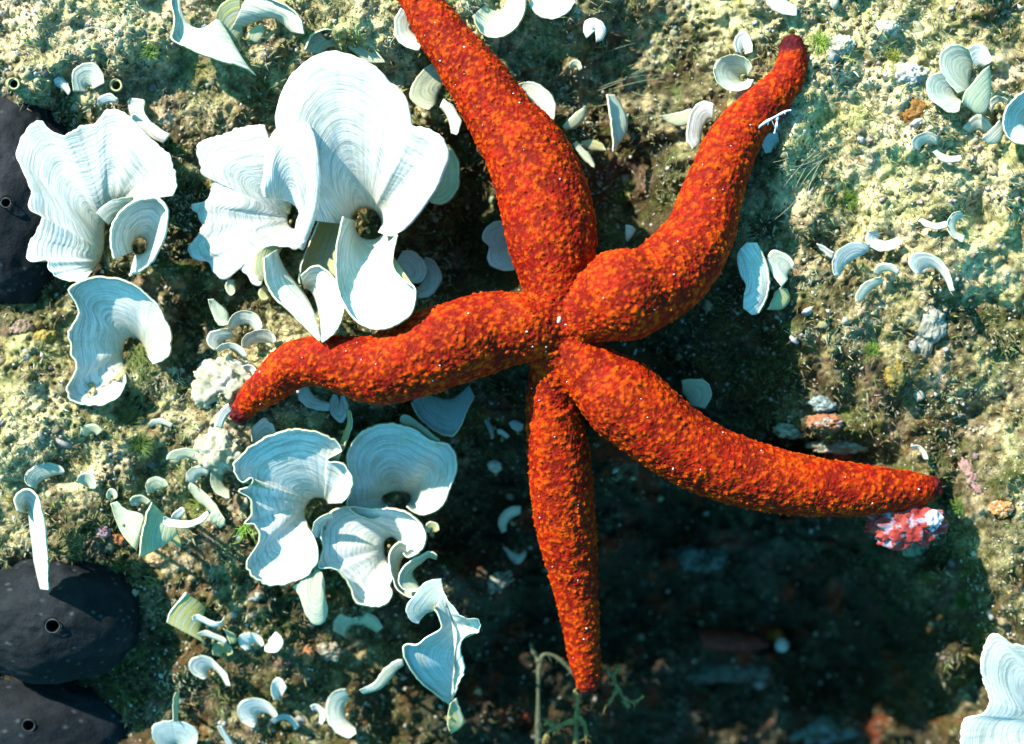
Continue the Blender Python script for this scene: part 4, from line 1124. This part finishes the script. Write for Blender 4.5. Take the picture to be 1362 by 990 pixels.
# ------------------------------------------------------------------ sponges, crusts and other growths
def sponge(name, label, cat, x, y, rx, ry, rz, holes, seed, c1, c2, z=None, rot=0, mat=M_SPONGE):
    """smooth lobed dome with real oscules: pits cut into the body, lined by a raised ring"""
    z = H(x, y) if z is None else z
    v, f = ico(6)
    ca, sa = math.cos(rot), math.sin(rot)
    base = at(np.array(float(x)), np.array(float(y)), z)
    s = (D - z) / D
    d = 1 + .13 * fbm3(v * 1.9 + seed, seed, 4) + .012 * fbm3(v * 14, seed + 3, 2)
    P = v * d[:, None] * np.array([rx * s, ry * s, rz])
    P = np.c_[P[:, 0] * ca - P[:, 1] * sa, P[:, 0] * sa + P[:, 1] * ca, P[:, 2]]
    V = P + base
    t = sstep(-.3, .35, fbm3(v * 3 + 9, seed + 5, 4))[:, None]
    C = np.array(c1) * (1 - t) + np.array(c2) * t
    pk = worley3(v * 26, seed + 1)
    C = C * (1 - .0) + ((pk[2] > .88) * (pk[0] < .28))[:, None] * np.array([.05, .06, .065])
    root = thing(name, label, cat, base)
    nrm = v / np.array([rx, ry, rz]); nrm /= np.linalg.norm(nrm, axis=1)[:, None]
    for (hx, hy, hr) in holes:
        # find the top vertex that projects at hx, hy
        sx = W2 + V[:, 0] * D / (D - V[:, 2]); sy = H2 - V[:, 1] * D / (D - V[:, 2])
        dd = np.hypot(sx - hx, sy - hy) + (nrm[:, 2] < .15) * 1e3
        rr = dd / hr
        V = V + nrm * (2.2 * np.exp(-((rr - 1.35) / .5) ** 2) - 22 * sstep(1.0, .55, rr))[:, None]
        C = C * (1 - .5 * sstep(1.05, .8, rr)[:, None]) 
        j = np.argmin(dd)
        th = np.linspace(0, 2 * np.pi, 25)
        zt = V[np.argmin(np.abs(rr - 1.1)), 2]
        ring = at(hx + hr * 1.12 * np.cos(th), hy + hr * 1.05 * np.sin(th), zt + .4 + 0 * th)
        rv, rf = tube_mesh(ring, 1.0 + .3 * np.sin(3 * th), 6, caps=False)
        mesh_obj('oscule_lip', rv, rf, flat_mat('oscule_lip', (.035, .04, .038)), root)
    mesh_obj('body', V, f, mat, root, cols=C)
    return root


DK1, DK2 = (.005, .008, .010), (.013, .017, .020)
sponge('dark_sponge', 'dark blue grey rounded sponge behind the widest white fan at the left edge', 'sponge', 12, 262, 92, 146, 60, [(8, 140 + 130, 6)], 3, DK1, (.022, .024, .028), z=-34)
sponge('dark_sponge', 'smooth black sponge with one round pore under the tall curled blade', 'sponge', 72, 822, 118, 86, 88, [(70, 833, 8.5)], 5, DK1, DK2, z=-62)
sponge('dark_sponge', 'black sponge in the bottom left corner with a small pale-lipped pore', 'sponge', 30, 984, 150, 92, 66, [(38, 965, 7.5)], 8, DK1, (.010, .014, .018), z=-112)


def tube_mouth(label, x, y, r, h):
    z = H(x, y)
    t = np.linspace(0, 1, 8)
    P = at(x + 0 * t, y + 0 * t, z - 6 + (h + 6) * t)
    P[:, 0] += 2 * np.sin(t * 2)
    root = thing('tube_sponge', label, 'tube sponge', at(np.array(float(x)), np.array(float(y)), z), 'small tube mouths at the top left')
    v, f = tube_mesh(P, r * (1.25 - .25 * t), 20, caps=False)
    v2, f2 = tube_mesh(P[1:], r * .72, 20, caps=False)
    mesh_obj('outer_wall', v, f, flat_mat('tube_wall', (.34, .34, .16)), root)
    mesh_obj('inner_wall', v2, f2[:, ::-1], flat_mat('tube_inside', (.02, .02, .012)), root)
    th = np.linspace(0, 2 * np.pi, 25)
    c = P[-1]
    ring = np.c_[c[0] + r * .86 * np.cos(th), c[1] + r * .86 * np.sin(th), c[2] + 0 * th]
    rv, rf = tube_mesh(ring, r * .17, 7, caps=False)
    mesh_obj('lip', rv, rf, flat_mat('tube_lip', (.55, .56, .26)), root)
    v, f = ico(2)
    mesh_obj('floor', v * np.array([r * .74, r * .74, 2]) + P[1], f, bpy.data.materials['tube_inside'], root)


tube_mouth('yellow-lipped tube sponge mouth at the left edge above the dark sponge', 17, 112, 7.5, 18)
tube_mouth('yellow-lipped tube sponge mouth right of the shell-like fan at the top left', 153, 114, 8, 18)


def crust(name, label, cat, x, y, rx, ry, rz, cols, seed, lift=2, rot=0, sub=5, amp=.45, knob=.28, freq=2.4, z=None):
    z = (H(x, y) if z is None else z) + lift - rz * .25
    cols = [tuple(q * (.75 if max(k) > .45 else .85) for q in k) for k in cols]
    c = at(np.array(float(x)), np.array(float(y)), z)
    s = (D - z) / D
    o = lump_mesh(name, c, (rx * s, ry * s, rz), M_VCOL, None, seed, sub, amp, rot, freq, cols, knob)
    tag(o, label, cat)
    return o


crust('encrusting_sponge', 'knobbly cream sponge mound left of the dark tip of the left arm', 'sponge', 298, 512, 40, 34, 22, ((.80, .78, .60), (.48, .47, .30), (.6, .55, .32)), 2, 2, knob=.16, amp=.5, sub=5)
crust('encrusting_sponge', 'smaller cream sponge mound just below the tip of the left arm', 'sponge', 294, 600, 32, 28, 20, ((.78, .76, .56), (.46, .44, .26), (.6, .5, .3)), 4, 2, knob=.16, amp=.5)
crust('encrusting_sponge', 'red and lilac crust right under the tip of the lower right arm', 'sponge', 1204, 698, 50, 30, 20, ((.40, .03, .02), (.52, .07, .05), (.44, .40, .48)), 46, 0, z=22, amp=.4, knob=.14, freq=3.2)
crust('encrusting_sponge', 'small whitish blue crust beside the red crust under the lower right arm', 'sponge', 1238, 692, 15, 13, 12, ((.70, .72, .85), (.5, .55, .62), (.55, .05, .04)), 16, 0, z=30, amp=.5, knob=.06, freq=1.4)
crust('encrusting_sponge', 'pale green nodule hanging at the lower edge of the red crust', 'sponge', 1214, 726, 16, 14, 14, ((.36, .48, .30), (.18, .26, .16)), 7, 8)
crust('encrusting_sponge', 'smooth mustard yellow sponge on the dark slope right of the star', 'sponge', 1191, 500, 14, 21, 9, ((.34, .23, .03), (.18, .15, .03), (.12, .12, .04)), 8, 0, knob=.05, amp=.5)
crust('encrusting_sponge', 'small pink crust just left of the red and lilac crust', 'sponge', 1166, 700, 14, 8, 7, ((.45, .12, .10), (.25, .05, .04), (.4, .3, .3)), 51, 0, z=2, amp=.5)
crust('encrusting_sponge', 'pink fleshy strip beside the tip of the lower right arm', 'sponge', 1292, 634, 8, 26, 6, ((.62, .32, .30), (.40, .22, .18), (.3, .25, .15)), 9, 0, rot=.5, knob=.1, amp=.6)
crust('encrusting_sponge', 'orange crust patch in the dark bay above the lower right arm', 'sponge', 1098, 562, 24, 11, 10, ((.50, .20, .08), (.3, .12, .06), (.5, .5, .4)), 10, 5)
crust('encrusting_sponge', 'pale greenish crumbly crust above the middle of the lower right arm', 'sponge', 1052, 572, 20, 12, 12, ((.48, .54, .38), (.2, .26, .2)), 11, 5)
crust('encrusting_sponge', 'long white green crust strip along the top of the lower right arm', 'sponge', 1120, 592, 40, 11, 12, ((.55, .58, .44), (.24, .28, .18), (.5, .2, .16)), 12, 6)
crust('encrusting_sponge', 'small teal grey crust in the dark bay above the orange patch', 'sponge', 1098, 536, 18, 14, 10, ((.34, .44, .42), (.14, .2, .18)), 13, 5)
crust('encrusting_sponge', 'curled orange pink crust beside the left V-shaped blade', 'sponge', 158, 716, 15, 8, 8, ((.62, .24, .06), (.4, .14, .08)), 14, 4, rot=-.35)
crust('encrusting_sponge', 'small pink and white crust just left of the curled orange crust', 'sponge', 138, 706, 10, 9, 8, ((.66, .46, .46), (.4, .22, .22)), 15, 4)
crust('encrusting_sponge', 'small orange ring-like crust left of the brown crust near the half-moon fan', 'sponge', 410, 872, 8, 12, 7, ((.56, .24, .08), (.3, .14, .06)), 17, 4)
crust('encrusting_sponge', 'knobbly brown cream crust below the drop-shaped blade', 'sponge', 432, 866, 24, 14, 11, ((.48, .40, .24), (.2, .15, .09), (.56, .58, .44)), 18, 3)
crust('encrusting_sponge', 'orange brown sponge patch left of the round tucked fan at the upper right', 'sponge', 1216, 150, 20, 16, 9, ((.42, .17, .02), (.24, .13, .03)), 19, 2, knob=.12)
crust('encrusting_sponge', 'orange and white crust at the right edge below the lower right arm', 'sponge', 1334, 676, 16, 12, 12, ((.62, .30, .08), (.4, .18, .06), (.7, .66, .5)), 20, 5)
crust('encrusting_sponge', 'yellow ochre lump beside the hook-shaped fan at the left', 'sponge', 58, 448, 15, 9, 8, ((.52, .38, .06), (.34, .26, .08)), 21, 4, knob=.15)
crust('encrusting_sponge', 'pinkish brown lump above the yellow ochre lump', 'sponge', 30, 436, 14, 11, 9, ((.40, .26, .18), (.24, .17, .10)), 22, 3, knob=.15)
crust('encrusting_sponge', 'dull red bar-shaped sponge lying deep in the dark hollow', 'sponge', 962, 852, 62, 14, 16, ((.17, .022, .008), (.09, .014, .008)), 23, 4, rot=-.05, knob=.05, amp=.15)
crust('encrusting_sponge', 'orange-topped knob at the right end of the dull red bar', 'sponge', 1030, 846, 12, 9, 12, ((.5, .2, .02), (.3, .1, .02)), 24, 14)
crust('white_snail_shell', 'small round white shell resting at the end of the dull red bar', 'shell', 1040, 858, 9, 9, 10, ((.82, .80, .74), (.6, .58, .5)), 25, 26, knob=.08, amp=.1)
crust('encrusting_sponge', 'broad bluish green crust at the bottom edge in the dark hollow', 'sponge', 1092, 968, 56, 18, 18, ((.12, .17, .12), (.04, .06, .05), (.14, .22, .23)), 26, 4)
crust('encrusting_sponge', 'grey green crumbly ledge under the dull red bar', 'sponge', 960, 892, 64, 16, 16, ((.09, .12, .09), (.05, .07, .05), (.15, .06, .05)), 27, 4)
crust('encrusting_sponge', 'faint green ledge in shadow right of the bottom arm', 'sponge', 928, 742, 40, 18, 16, ((.11, .16, .13), (.03, .04, .03)), 28, 6)
crust('broken_shell', 'curved broken shell fragment on dark rock left of the bottom arm', 'shell', 655, 776, 28, 11, 9, ((.28, .30, .22), (.09, .10, .07), (.42, .46, .4)), 29, 5, rot=.35, knob=.4)
crust('encrusting_sponge', 'deep red smudge of crust above the lower right arm middle', 'sponge', 1118, 606, 16, 7, 8, ((.45, .04, .02), (.25, .02, .02)), 30, 16)
crust('encrusting_sponge', 'yellow cream crust knob under the V-shaped blades', 'sponge', 212, 742, 16, 12, 11, ((.60, .50, .22), (.34, .2, .1)), 31, 3)
crust('encrusting_sponge', 'pale cream bleached crust above the tip of the upper right arm', 'sponge', 1118, 62, 18, 14, 12, ((.78, .76, .62), (.5, .5, .3)), 32, 3)
crust('encrusting_sponge', 'bleached white porous crust left of the upper right fan pair', 'sponge', 1208, 100, 26, 16, 12, ((.80, .76, .68), (.5, .5, .36)), 33, 2)
crust('encrusting_sponge', 'small bleached crust at the top edge right of the arm tip', 'sponge', 1180, 38, 16, 11, 10, ((.78, .76, .64), (.5, .5, .3)), 34, 2)
crust('encrusting_sponge', 'sandy grey pillar-like crust below the hooked fan on the slope', 'sponge', 1236, 432, 18, 42, 16, ((.50, .50, .40), (.26, .27, .2)), 35, 3, rot=-.35)


# ---- branching and thread-like algae
def branch_alga(label, x, y, segs, mat, r0, z=None, group=None, twigs=.8):
    z = H(x, y) if z is None else z
    root = thing('branching_alga', label, 'alga', at(np.array(float(x)), np.array(float(y)), z), group)
    for s in segs:
        q = np.array(s, float)
        P2 = spline(q, len(q) * 6)
        P = at(P2[:, 0], P2[:, 1], z + P2[:, 2])
        t = np.linspace(0, 1, len(P))
        wob = r0 * (1 - .45 * t) * (1 + .25 * np.sin(t * 17 + s[0][0]))
        pcs = [tube_mesh(P, wob, 9)]
        rr_ = np.random.default_rng(int(s[0][0] + s[-1][1]))
        for _ in range(int(len(P) * twigs)):
            j = rr_.integers(1, len(P))
            d_ = rr_.normal(size=3)
            d_ /= np.linalg.norm(d_)
            tt = np.linspace(0, 1, 4)[:, None]
            L_ = rr_.uniform(4, 14)
            pcs.append(tube_mesh(P[j] + d_ * L_ * tt + np.array([0, -2.0, 0]) * tt ** 2 * 2, np.linspace(.8, .25, 4), 4))
        v, f = merge(pcs)
        mesh_obj('branch', v, f, mat, root)


M_BR = flat_mat('branching_alga', (.22, .17, .05), (.10, .085, .03), .45)
branch_alga('forked green branching alga under the tip of the bottom arm', 766, 945,
            [[(766, 1000, 2), (766, 975, 14), (767, 950, 26), (768, 930, 34), (764, 918, 38)], [(766, 958, 24), (752, 962, 26), (738, 968, 26), (728, 976, 22), (722, 990, 18)],
             [(768, 950, 26), (778, 966, 24), (780, 985, 20)], [(738, 968, 26), (730, 960, 30), (724, 964, 30)]], M_BR, 4.0, z=-120)
branch_alga('pale ghostly stem of alga arching behind the bottom arm tip', 716, 920,
            [[(716, 1000, 0), (716, 960, 10), (716, 925, 16), (717, 890, 20), (722, 872, 20), (736, 872, 20), (752, 884, 20), (764, 898, 22)], [(717, 880, 20), (708, 864, 22), (706, 856, 24)]], flat_mat('pale_stem', (.10, .11, .06), (.05, .06, .03)), 4.2, z=-160)
branch_alga('short knobbly branching alga right of the bottom arm tip', 822, 915,
            [[(836, 940, 4), (828, 926, 12), (818, 908, 18), (810, 896, 22), (808, 888, 26)], [(814, 900, 20), (820, 890, 24), (826, 888, 26)], [(828, 926, 12), (842, 934, 14), (856, 926, 18)], [(822, 914, 16), (812, 932, 14), (806, 940, 14)]], M_BR, 3.2, z=-120)


def tuft(label, x, y, n, length, spread, ang, c, seed, r=.4, lift=2, curl=1.0, cat='thread alga', name='thread_alga', z=None):
    """a tuft of separate fine threads"""
    r_ = np.random.default_rng(seed)
    z = H(x, y) if z is None else z
    root = thing(name, label, cat, at(np.array(float(x)), np.array(float(y)), z))
    parts = []
    for i in range(n):
        a = math.radians(ang + r_.normal() * spread)
        L = length * r_.uniform(.5, 1.1)
        bx, by = x + r_.normal() * length * .16, y + r_.normal() * length * .16
        t = np.linspace(0, 1, 7)
        k = curl * r_.normal() * .9
        aa = a + k * t
        px = bx + np.r_[0, np.cumsum(np.cos(aa[:-1]) * L / 6)]
        py = by - np.r_[0, np.cumsum(np.sin(aa[:-1]) * L / 6)]
        h = z + lift + L * r_.uniform(.1, .6) * np.sin(t * 1.9)
        v, f = tube_mesh(at(px, py, h), r * (1.1 - .7 * t), 4)
        parts.append((v, f))
    v, f = merge(parts)
    o = mesh_obj('threads', v, f, flat_mat('threads', c, tuple(k * .6 for k in c), .6, .3, .1, 0), root)
    tag(o, kind='stuff')


GRN = (.12, .19, .03)
tuft('beard of green threads hanging inside the hook-shaped fan at the left', 184, 472, 130, 46, 22, -75, (.17, .22, .05), 1, .5, 8)
tuft('mossy bright green thread patch below the hook-shaped fan', 186, 592, 170, 20, 80, 90, GRN, 2, .45)
tuft('yellow green thread patch on the slope under the green beard', 172, 560, 120, 22, 60, 60, (.16, .18, .05), 3, .45)
tuft('small bright green thread tuft at the lower left edge of the big ribbed fan', 330, 698, 16, 26, 26, -100, (.22, .42, .05), 4, .7, 24)
tuft('green thread tuft beside the slanting white-edged blade', 268, 678, 40, 22, 50, 150, (.24, .32, .05), 5, .5)
tuft('bright green moss patch on the pale slope right of the upper right arm', 1128, 268, 220, 17, 90, 90, (.14, .23, .03), 6, .45)
tuft('green moss patch right of the tip of the upper right arm', 1090, 58, 150, 18, 90, 60, (.26, .38, .05), 7, .45)
tuft('dark green moss on the rim of the hollow above the lower right white fan', 1284, 800, 200, 18, 80, 120, (.10, .19, .03), 8, .45)
tuft('green moss beside the end of the pink fleshy strip', 1278, 676, 110, 16, 90, 120, (.13, .24, .04), 9, .45)
tuft('dull green thread wisps hanging below the red crust', 1176, 728, 60, 36, 22, -150, (.10, .12, .05), 10, .5, 6)
tuft('yellow green thread moss at the left edge between two pale fans', 22, 668, 110, 20, 80, 80, (.30, .28, .06), 11, .45)
tuft('green moss patch on the top edge above the arm tip', 1188, 78, 120, 14, 90, 90, (.30, .34, .05), 12, .45)
tuft('pale tangled threads on the slope right of the upper right arm', 1084, 208, 9, 84, 9, -140, (.36, .38, .24), 13, .5, 6, curl=.5)
tuft('few long pale threads between the top arm and the upper right arm', 812, 118, 9, 90, 14, 12, (.30, .36, .22), 14, .4, 8, curl=.5)
tuft('wispy olive threads beside the tall curled blade', 84, 728, 60, 34, 24, 30, (.22, .21, .08), 15, .6, 6)
tuft('fuzzy tan threads along the shaded flank of the upper right arm', 984, 318, 70, 26, 24, 70, (.40, .36, .18), 16, .5, 8)
tuft('green moss in the dark bay left of the yellow sponge', 1160, 470, 90, 16, 90, 90, (.14, .24, .03), 17, .5)
tuft('dim green moss above the fans of the top edge clump', 200, 70, 130, 14, 90, 90, (.16, .26, .05), 18, .5)
# white polyp stalk on the upper right arm; also stands in for glints
branch_alga('white knobbed thread-like polyp stalk leaning on the shaded side of the upper right arm', 1030, 158,
            [[(1008, 170, 6), (1018, 163, 10), (1030, 156, 14), (1046, 148, 16), (1052, 147, 16)], [(1034, 154, 14), (1033, 164, 10), (1030, 178, 4)]], flat_mat('polyp', (.72, .76, .78), (.4, .46, .5)), 2.0, z=52, twigs=.12)

# ------------------------------------------------------------------ ground cover nobody could count
def masked_points(n, fn, seed, box=(-60, -60, 1420, 1050)):
    r = np.random.default_rng(seed)
    x = r.uniform(box[0], box[2], n); y = r.uniform(box[1], box[3], n)
    k = r.random(n) < fn(x, y)
    return x[k], y[k], r


def instance_mesh(base_v, base_f, P, S, R, squash=None):
    """copies of a little mesh, rotated at random, into one array"""
    n, m = len(P), len(base_v)
    q = R.normal(size=(n, 4)); q /= np.linalg.norm(q, axis=1)[:, None]
    w_, x, y, z = q.T
    M = np.stack([1 - 2 * (y * y + z * z), 2 * (x * y - z * w_), 2 * (x * z + y * w_), 2 * (x * y + z * w_), 1 - 2 * (x * x + z * z), 2 * (y * z - x * w_),
                  2 * (x * z - y * w_), 2 * (y * z + x * w_), 1 - 2 * (x * x + y * y)], -1).reshape(n, 3, 3)
    jit = 1 + .28 * R.normal(size=(n, m, 1))
    V = base_v[None] * jit * S[:, None, :]
    V = np.einsum('nij,nmj->nmi', M, V) + P[:, None]
    F = (base_f[None] + (np.arange(n) * m)[:, None, None]).reshape(-1, base_f.shape[1])
    return V.reshape(-1, 3), F


OCTV = np.array([(1, 0, 0), (-1, 0, 0), (0, 1, 0), (0, -1, 0), (0, 0, 1), (0, 0, -1.)])
OCTF = np.array([(0, 2, 4), (2, 1, 4), (1, 3, 4), (3, 0, 4), (2, 0, 5), (1, 2, 5), (3, 1, 5), (0, 3, 5)])


def scatter_grains():
    P_ = lambda x, y: np.clip(.10 + cubic_map(PN, x, y) * 1.0, 0, 1) * sstep(.30, .62, vn2(x / 26, y / 26, 5) * .6 + vn2(x / 70, y / 70, 6) * .5)
    x, y, r = masked_points(34000, P_, 11)
    h = reef_h(x, y)
    s = np.abs(r.normal(size=(len(x), 1))) * 1.3 + 1.0
    S = s * r.uniform(.6, 1.3, (len(x), 3))
    V, F = instance_mesh(OCTV, OCTF, at(x, y, h + .3 * s[:, 0]), S, r)
    pal = np.array([(.72, .68, .52), (.55, .52, .34), (.34, .32, .16), (.60, .50, .40), (.20, .18, .09), (.40, .44, .26), (.62, .60, .56)])
    c = pal[r.integers(0, len(pal), len(x))] * r.uniform(.45, .95, (len(x), 1))
    o = mesh_obj('shell_grit', V, F, M_VCOL, cols=np.repeat(c, 6, 0), smooth=True)
    tag(o, 'pale sand grains and shell crumbs strewn over the reef rock', 'grit', kind='stuff')
    # brighter single specks, also on dark rock
    x, y, r = masked_points(2400, lambda x, y: (.2 + .5 * vn2(x / 40, y / 40, 8)) * (.25 + cubic_map(PN, x, y)), 13)
    h = reef_h(x, y)
    s = r.uniform(.7, 1.5, (len(x), 1)) * (1 + (r.random((len(x), 1)) > .97) * .8)
    v, f = ico(1)
    V, F = instance_mesh(v, f, at(x, y, h + 1.2 * s[:, 0] + 1), s * np.ones((1, 3)), r)
    c = np.array([(.85, .85, .8)]) * r.uniform(.5, 1, (len(x), 1))
    o = mesh_obj('white_specks', V, F, M_VCOL, cols=np.repeat(c, len(v), 0))
    tag(o, 'tiny bright white shell specks sprinkled over rock and turf', 'grit', kind='stuff')


def scatter_turf():
    """short turf algae: small curved flakes and hairs in olive, brown and green"""
    r0 = np.random.default_rng(3)
    fn = lambda x, y: np.clip(.95 - .3 * cubic_map(PN, x, y), .2, 1) * (.35 + .65 * sstep(.3, .6, vn2(x / 34, y / 34, 15)))
    x, y, r = masked_points(110000, fn, 17)
    n = len(x)
    h = reef_h(x, y)
    P = at(x, y, h - .5)
    a = r.uniform(0, 2 * np.pi, n)
    L = r.uniform(3.5, 13.0, n) * (.6 + .8 * vn2(x / 50, y / 50, 19))
    wd = r.uniform(.3, .85, n)
    up = r.uniform(.3, 1.2, n)
    d = np.stack([np.cos(a), np.sin(a), up], -1); d /= np.linalg.norm(d, axis=1)[:, None]
    sd = np.stack([-np.sin(a), np.cos(a), 0 * a], -1)
    bend = np.stack([np.cos(a) * .4, np.sin(a) * .4, -.25 + 0 * a], -1)
    p0, p1 = P - sd * wd[:, None], P + sd * wd[:, None]
    m = P + d * (L * .55)[:, None]
    p2, p3 = m + sd * (wd * .9)[:, None], m - sd * (wd * .9)[:, None]
    p4 = P + d * L[:, None] + bend * (L * .5)[:, None]
    V = np.stack([p0, p1, p2, p3, p4], 1).reshape(-1, 3)
    b = np.arange(n)[:, None] * 5
    F = np.vstack([b + [0, 1, 2], b + [0, 2, 3], b + [3, 2, 4]])
    pal = np.array([(.13, .11, .04), (.09, .085, .035), (.17, .13, .05), (.11, .14, .04), (.16, .2, .05), (.22, .17, .09), (.07, .06, .03), (.26, .27, .16)])
    zone = vn2(x / 45, y / 45, 23)
    idx = np.clip(((zone * 1.5 - .25) * len(pal) + r.normal(size=n) * 1.2).astype(int), 0, len(pal) - 1)
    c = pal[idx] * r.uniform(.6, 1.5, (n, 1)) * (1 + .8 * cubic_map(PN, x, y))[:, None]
    dk = sstep(.22, .02, cubic_map(PN, x, y))[:, None]  # turf colour darkened in the hollows to paint their shade
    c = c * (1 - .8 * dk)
    o = mesh_obj('turf_algae', V, F, M_VCOL, cols=np.repeat(c, 5, 0), smooth=False)
    tag(o, 'short olive brown turf algae covering the reef rock', 'turf algae', kind='stuff')


def scatter_crumbs():
    """irregular encrusting crumbs, 5 to 14 px, clustered on the pale slopes and a few on dark rock"""
    fn = lambda x, y: np.clip(.04 + .9 * cubic_map(PN, x, y), 0, 1) * sstep(.45, .7, vn2(x / 36, y / 36, 25) * .7 + .3 * vn2(x / 12, y / 12, 26))
    x, y, r = masked_points(7000, fn, 19)
    n = len(x)
    h = reef_h(x, y, False)
    v, f = ico(2)
    s = np.abs(r.normal(size=n)) * 2.4 + 2.2
    S = s[:, None] * r.uniform(.55, 1.4, (n, 3)); S[:, 2] *= .7
    dd = 1 + .95 * np.stack([fbm3(v * 1.8 + k * 3.3, k, 2) for k in range(12)], 0)
    bank = v[None] * dd[..., None]
    V = bank[r.integers(0, 12, n)] * S[:, None, :]
    a = r.uniform(0, 6.28, n)
    ca, sa = np.cos(a)[:, None], np.sin(a)[:, None]
    V = np.stack([V[..., 0] * ca - V[..., 1] * sa, V[..., 0] * sa + V[..., 1] * ca, V[..., 2]], -1) + at(x, y, h)[:, None]
    F = (f[None] + (np.arange(n) * len(v))[:, None, None]).reshape(-1, 3)
    pal = np.array([(.66, .64, .46), (.5, .5, .3), (.36, .36, .18), (.56, .44, .24), (.46, .34, .30), (.3, .36, .2), (.70, .70, .62), (.2, .19, .1)])
    c = pal[r.integers(0, len(pal), n)] * r.uniform(.35, .8, (n, 1))
    o = mesh_obj('encrusting_crumbs', V.reshape(-1, 3), F, M_VCOL, cols=np.repeat(c, len(v), 0))
    tag(o, 'lumpy crumbs of pale crust and sediment on the reef', 'crust', kind='stuff')


scatter_grains()
scatter_turf()
scatter_crumbs()
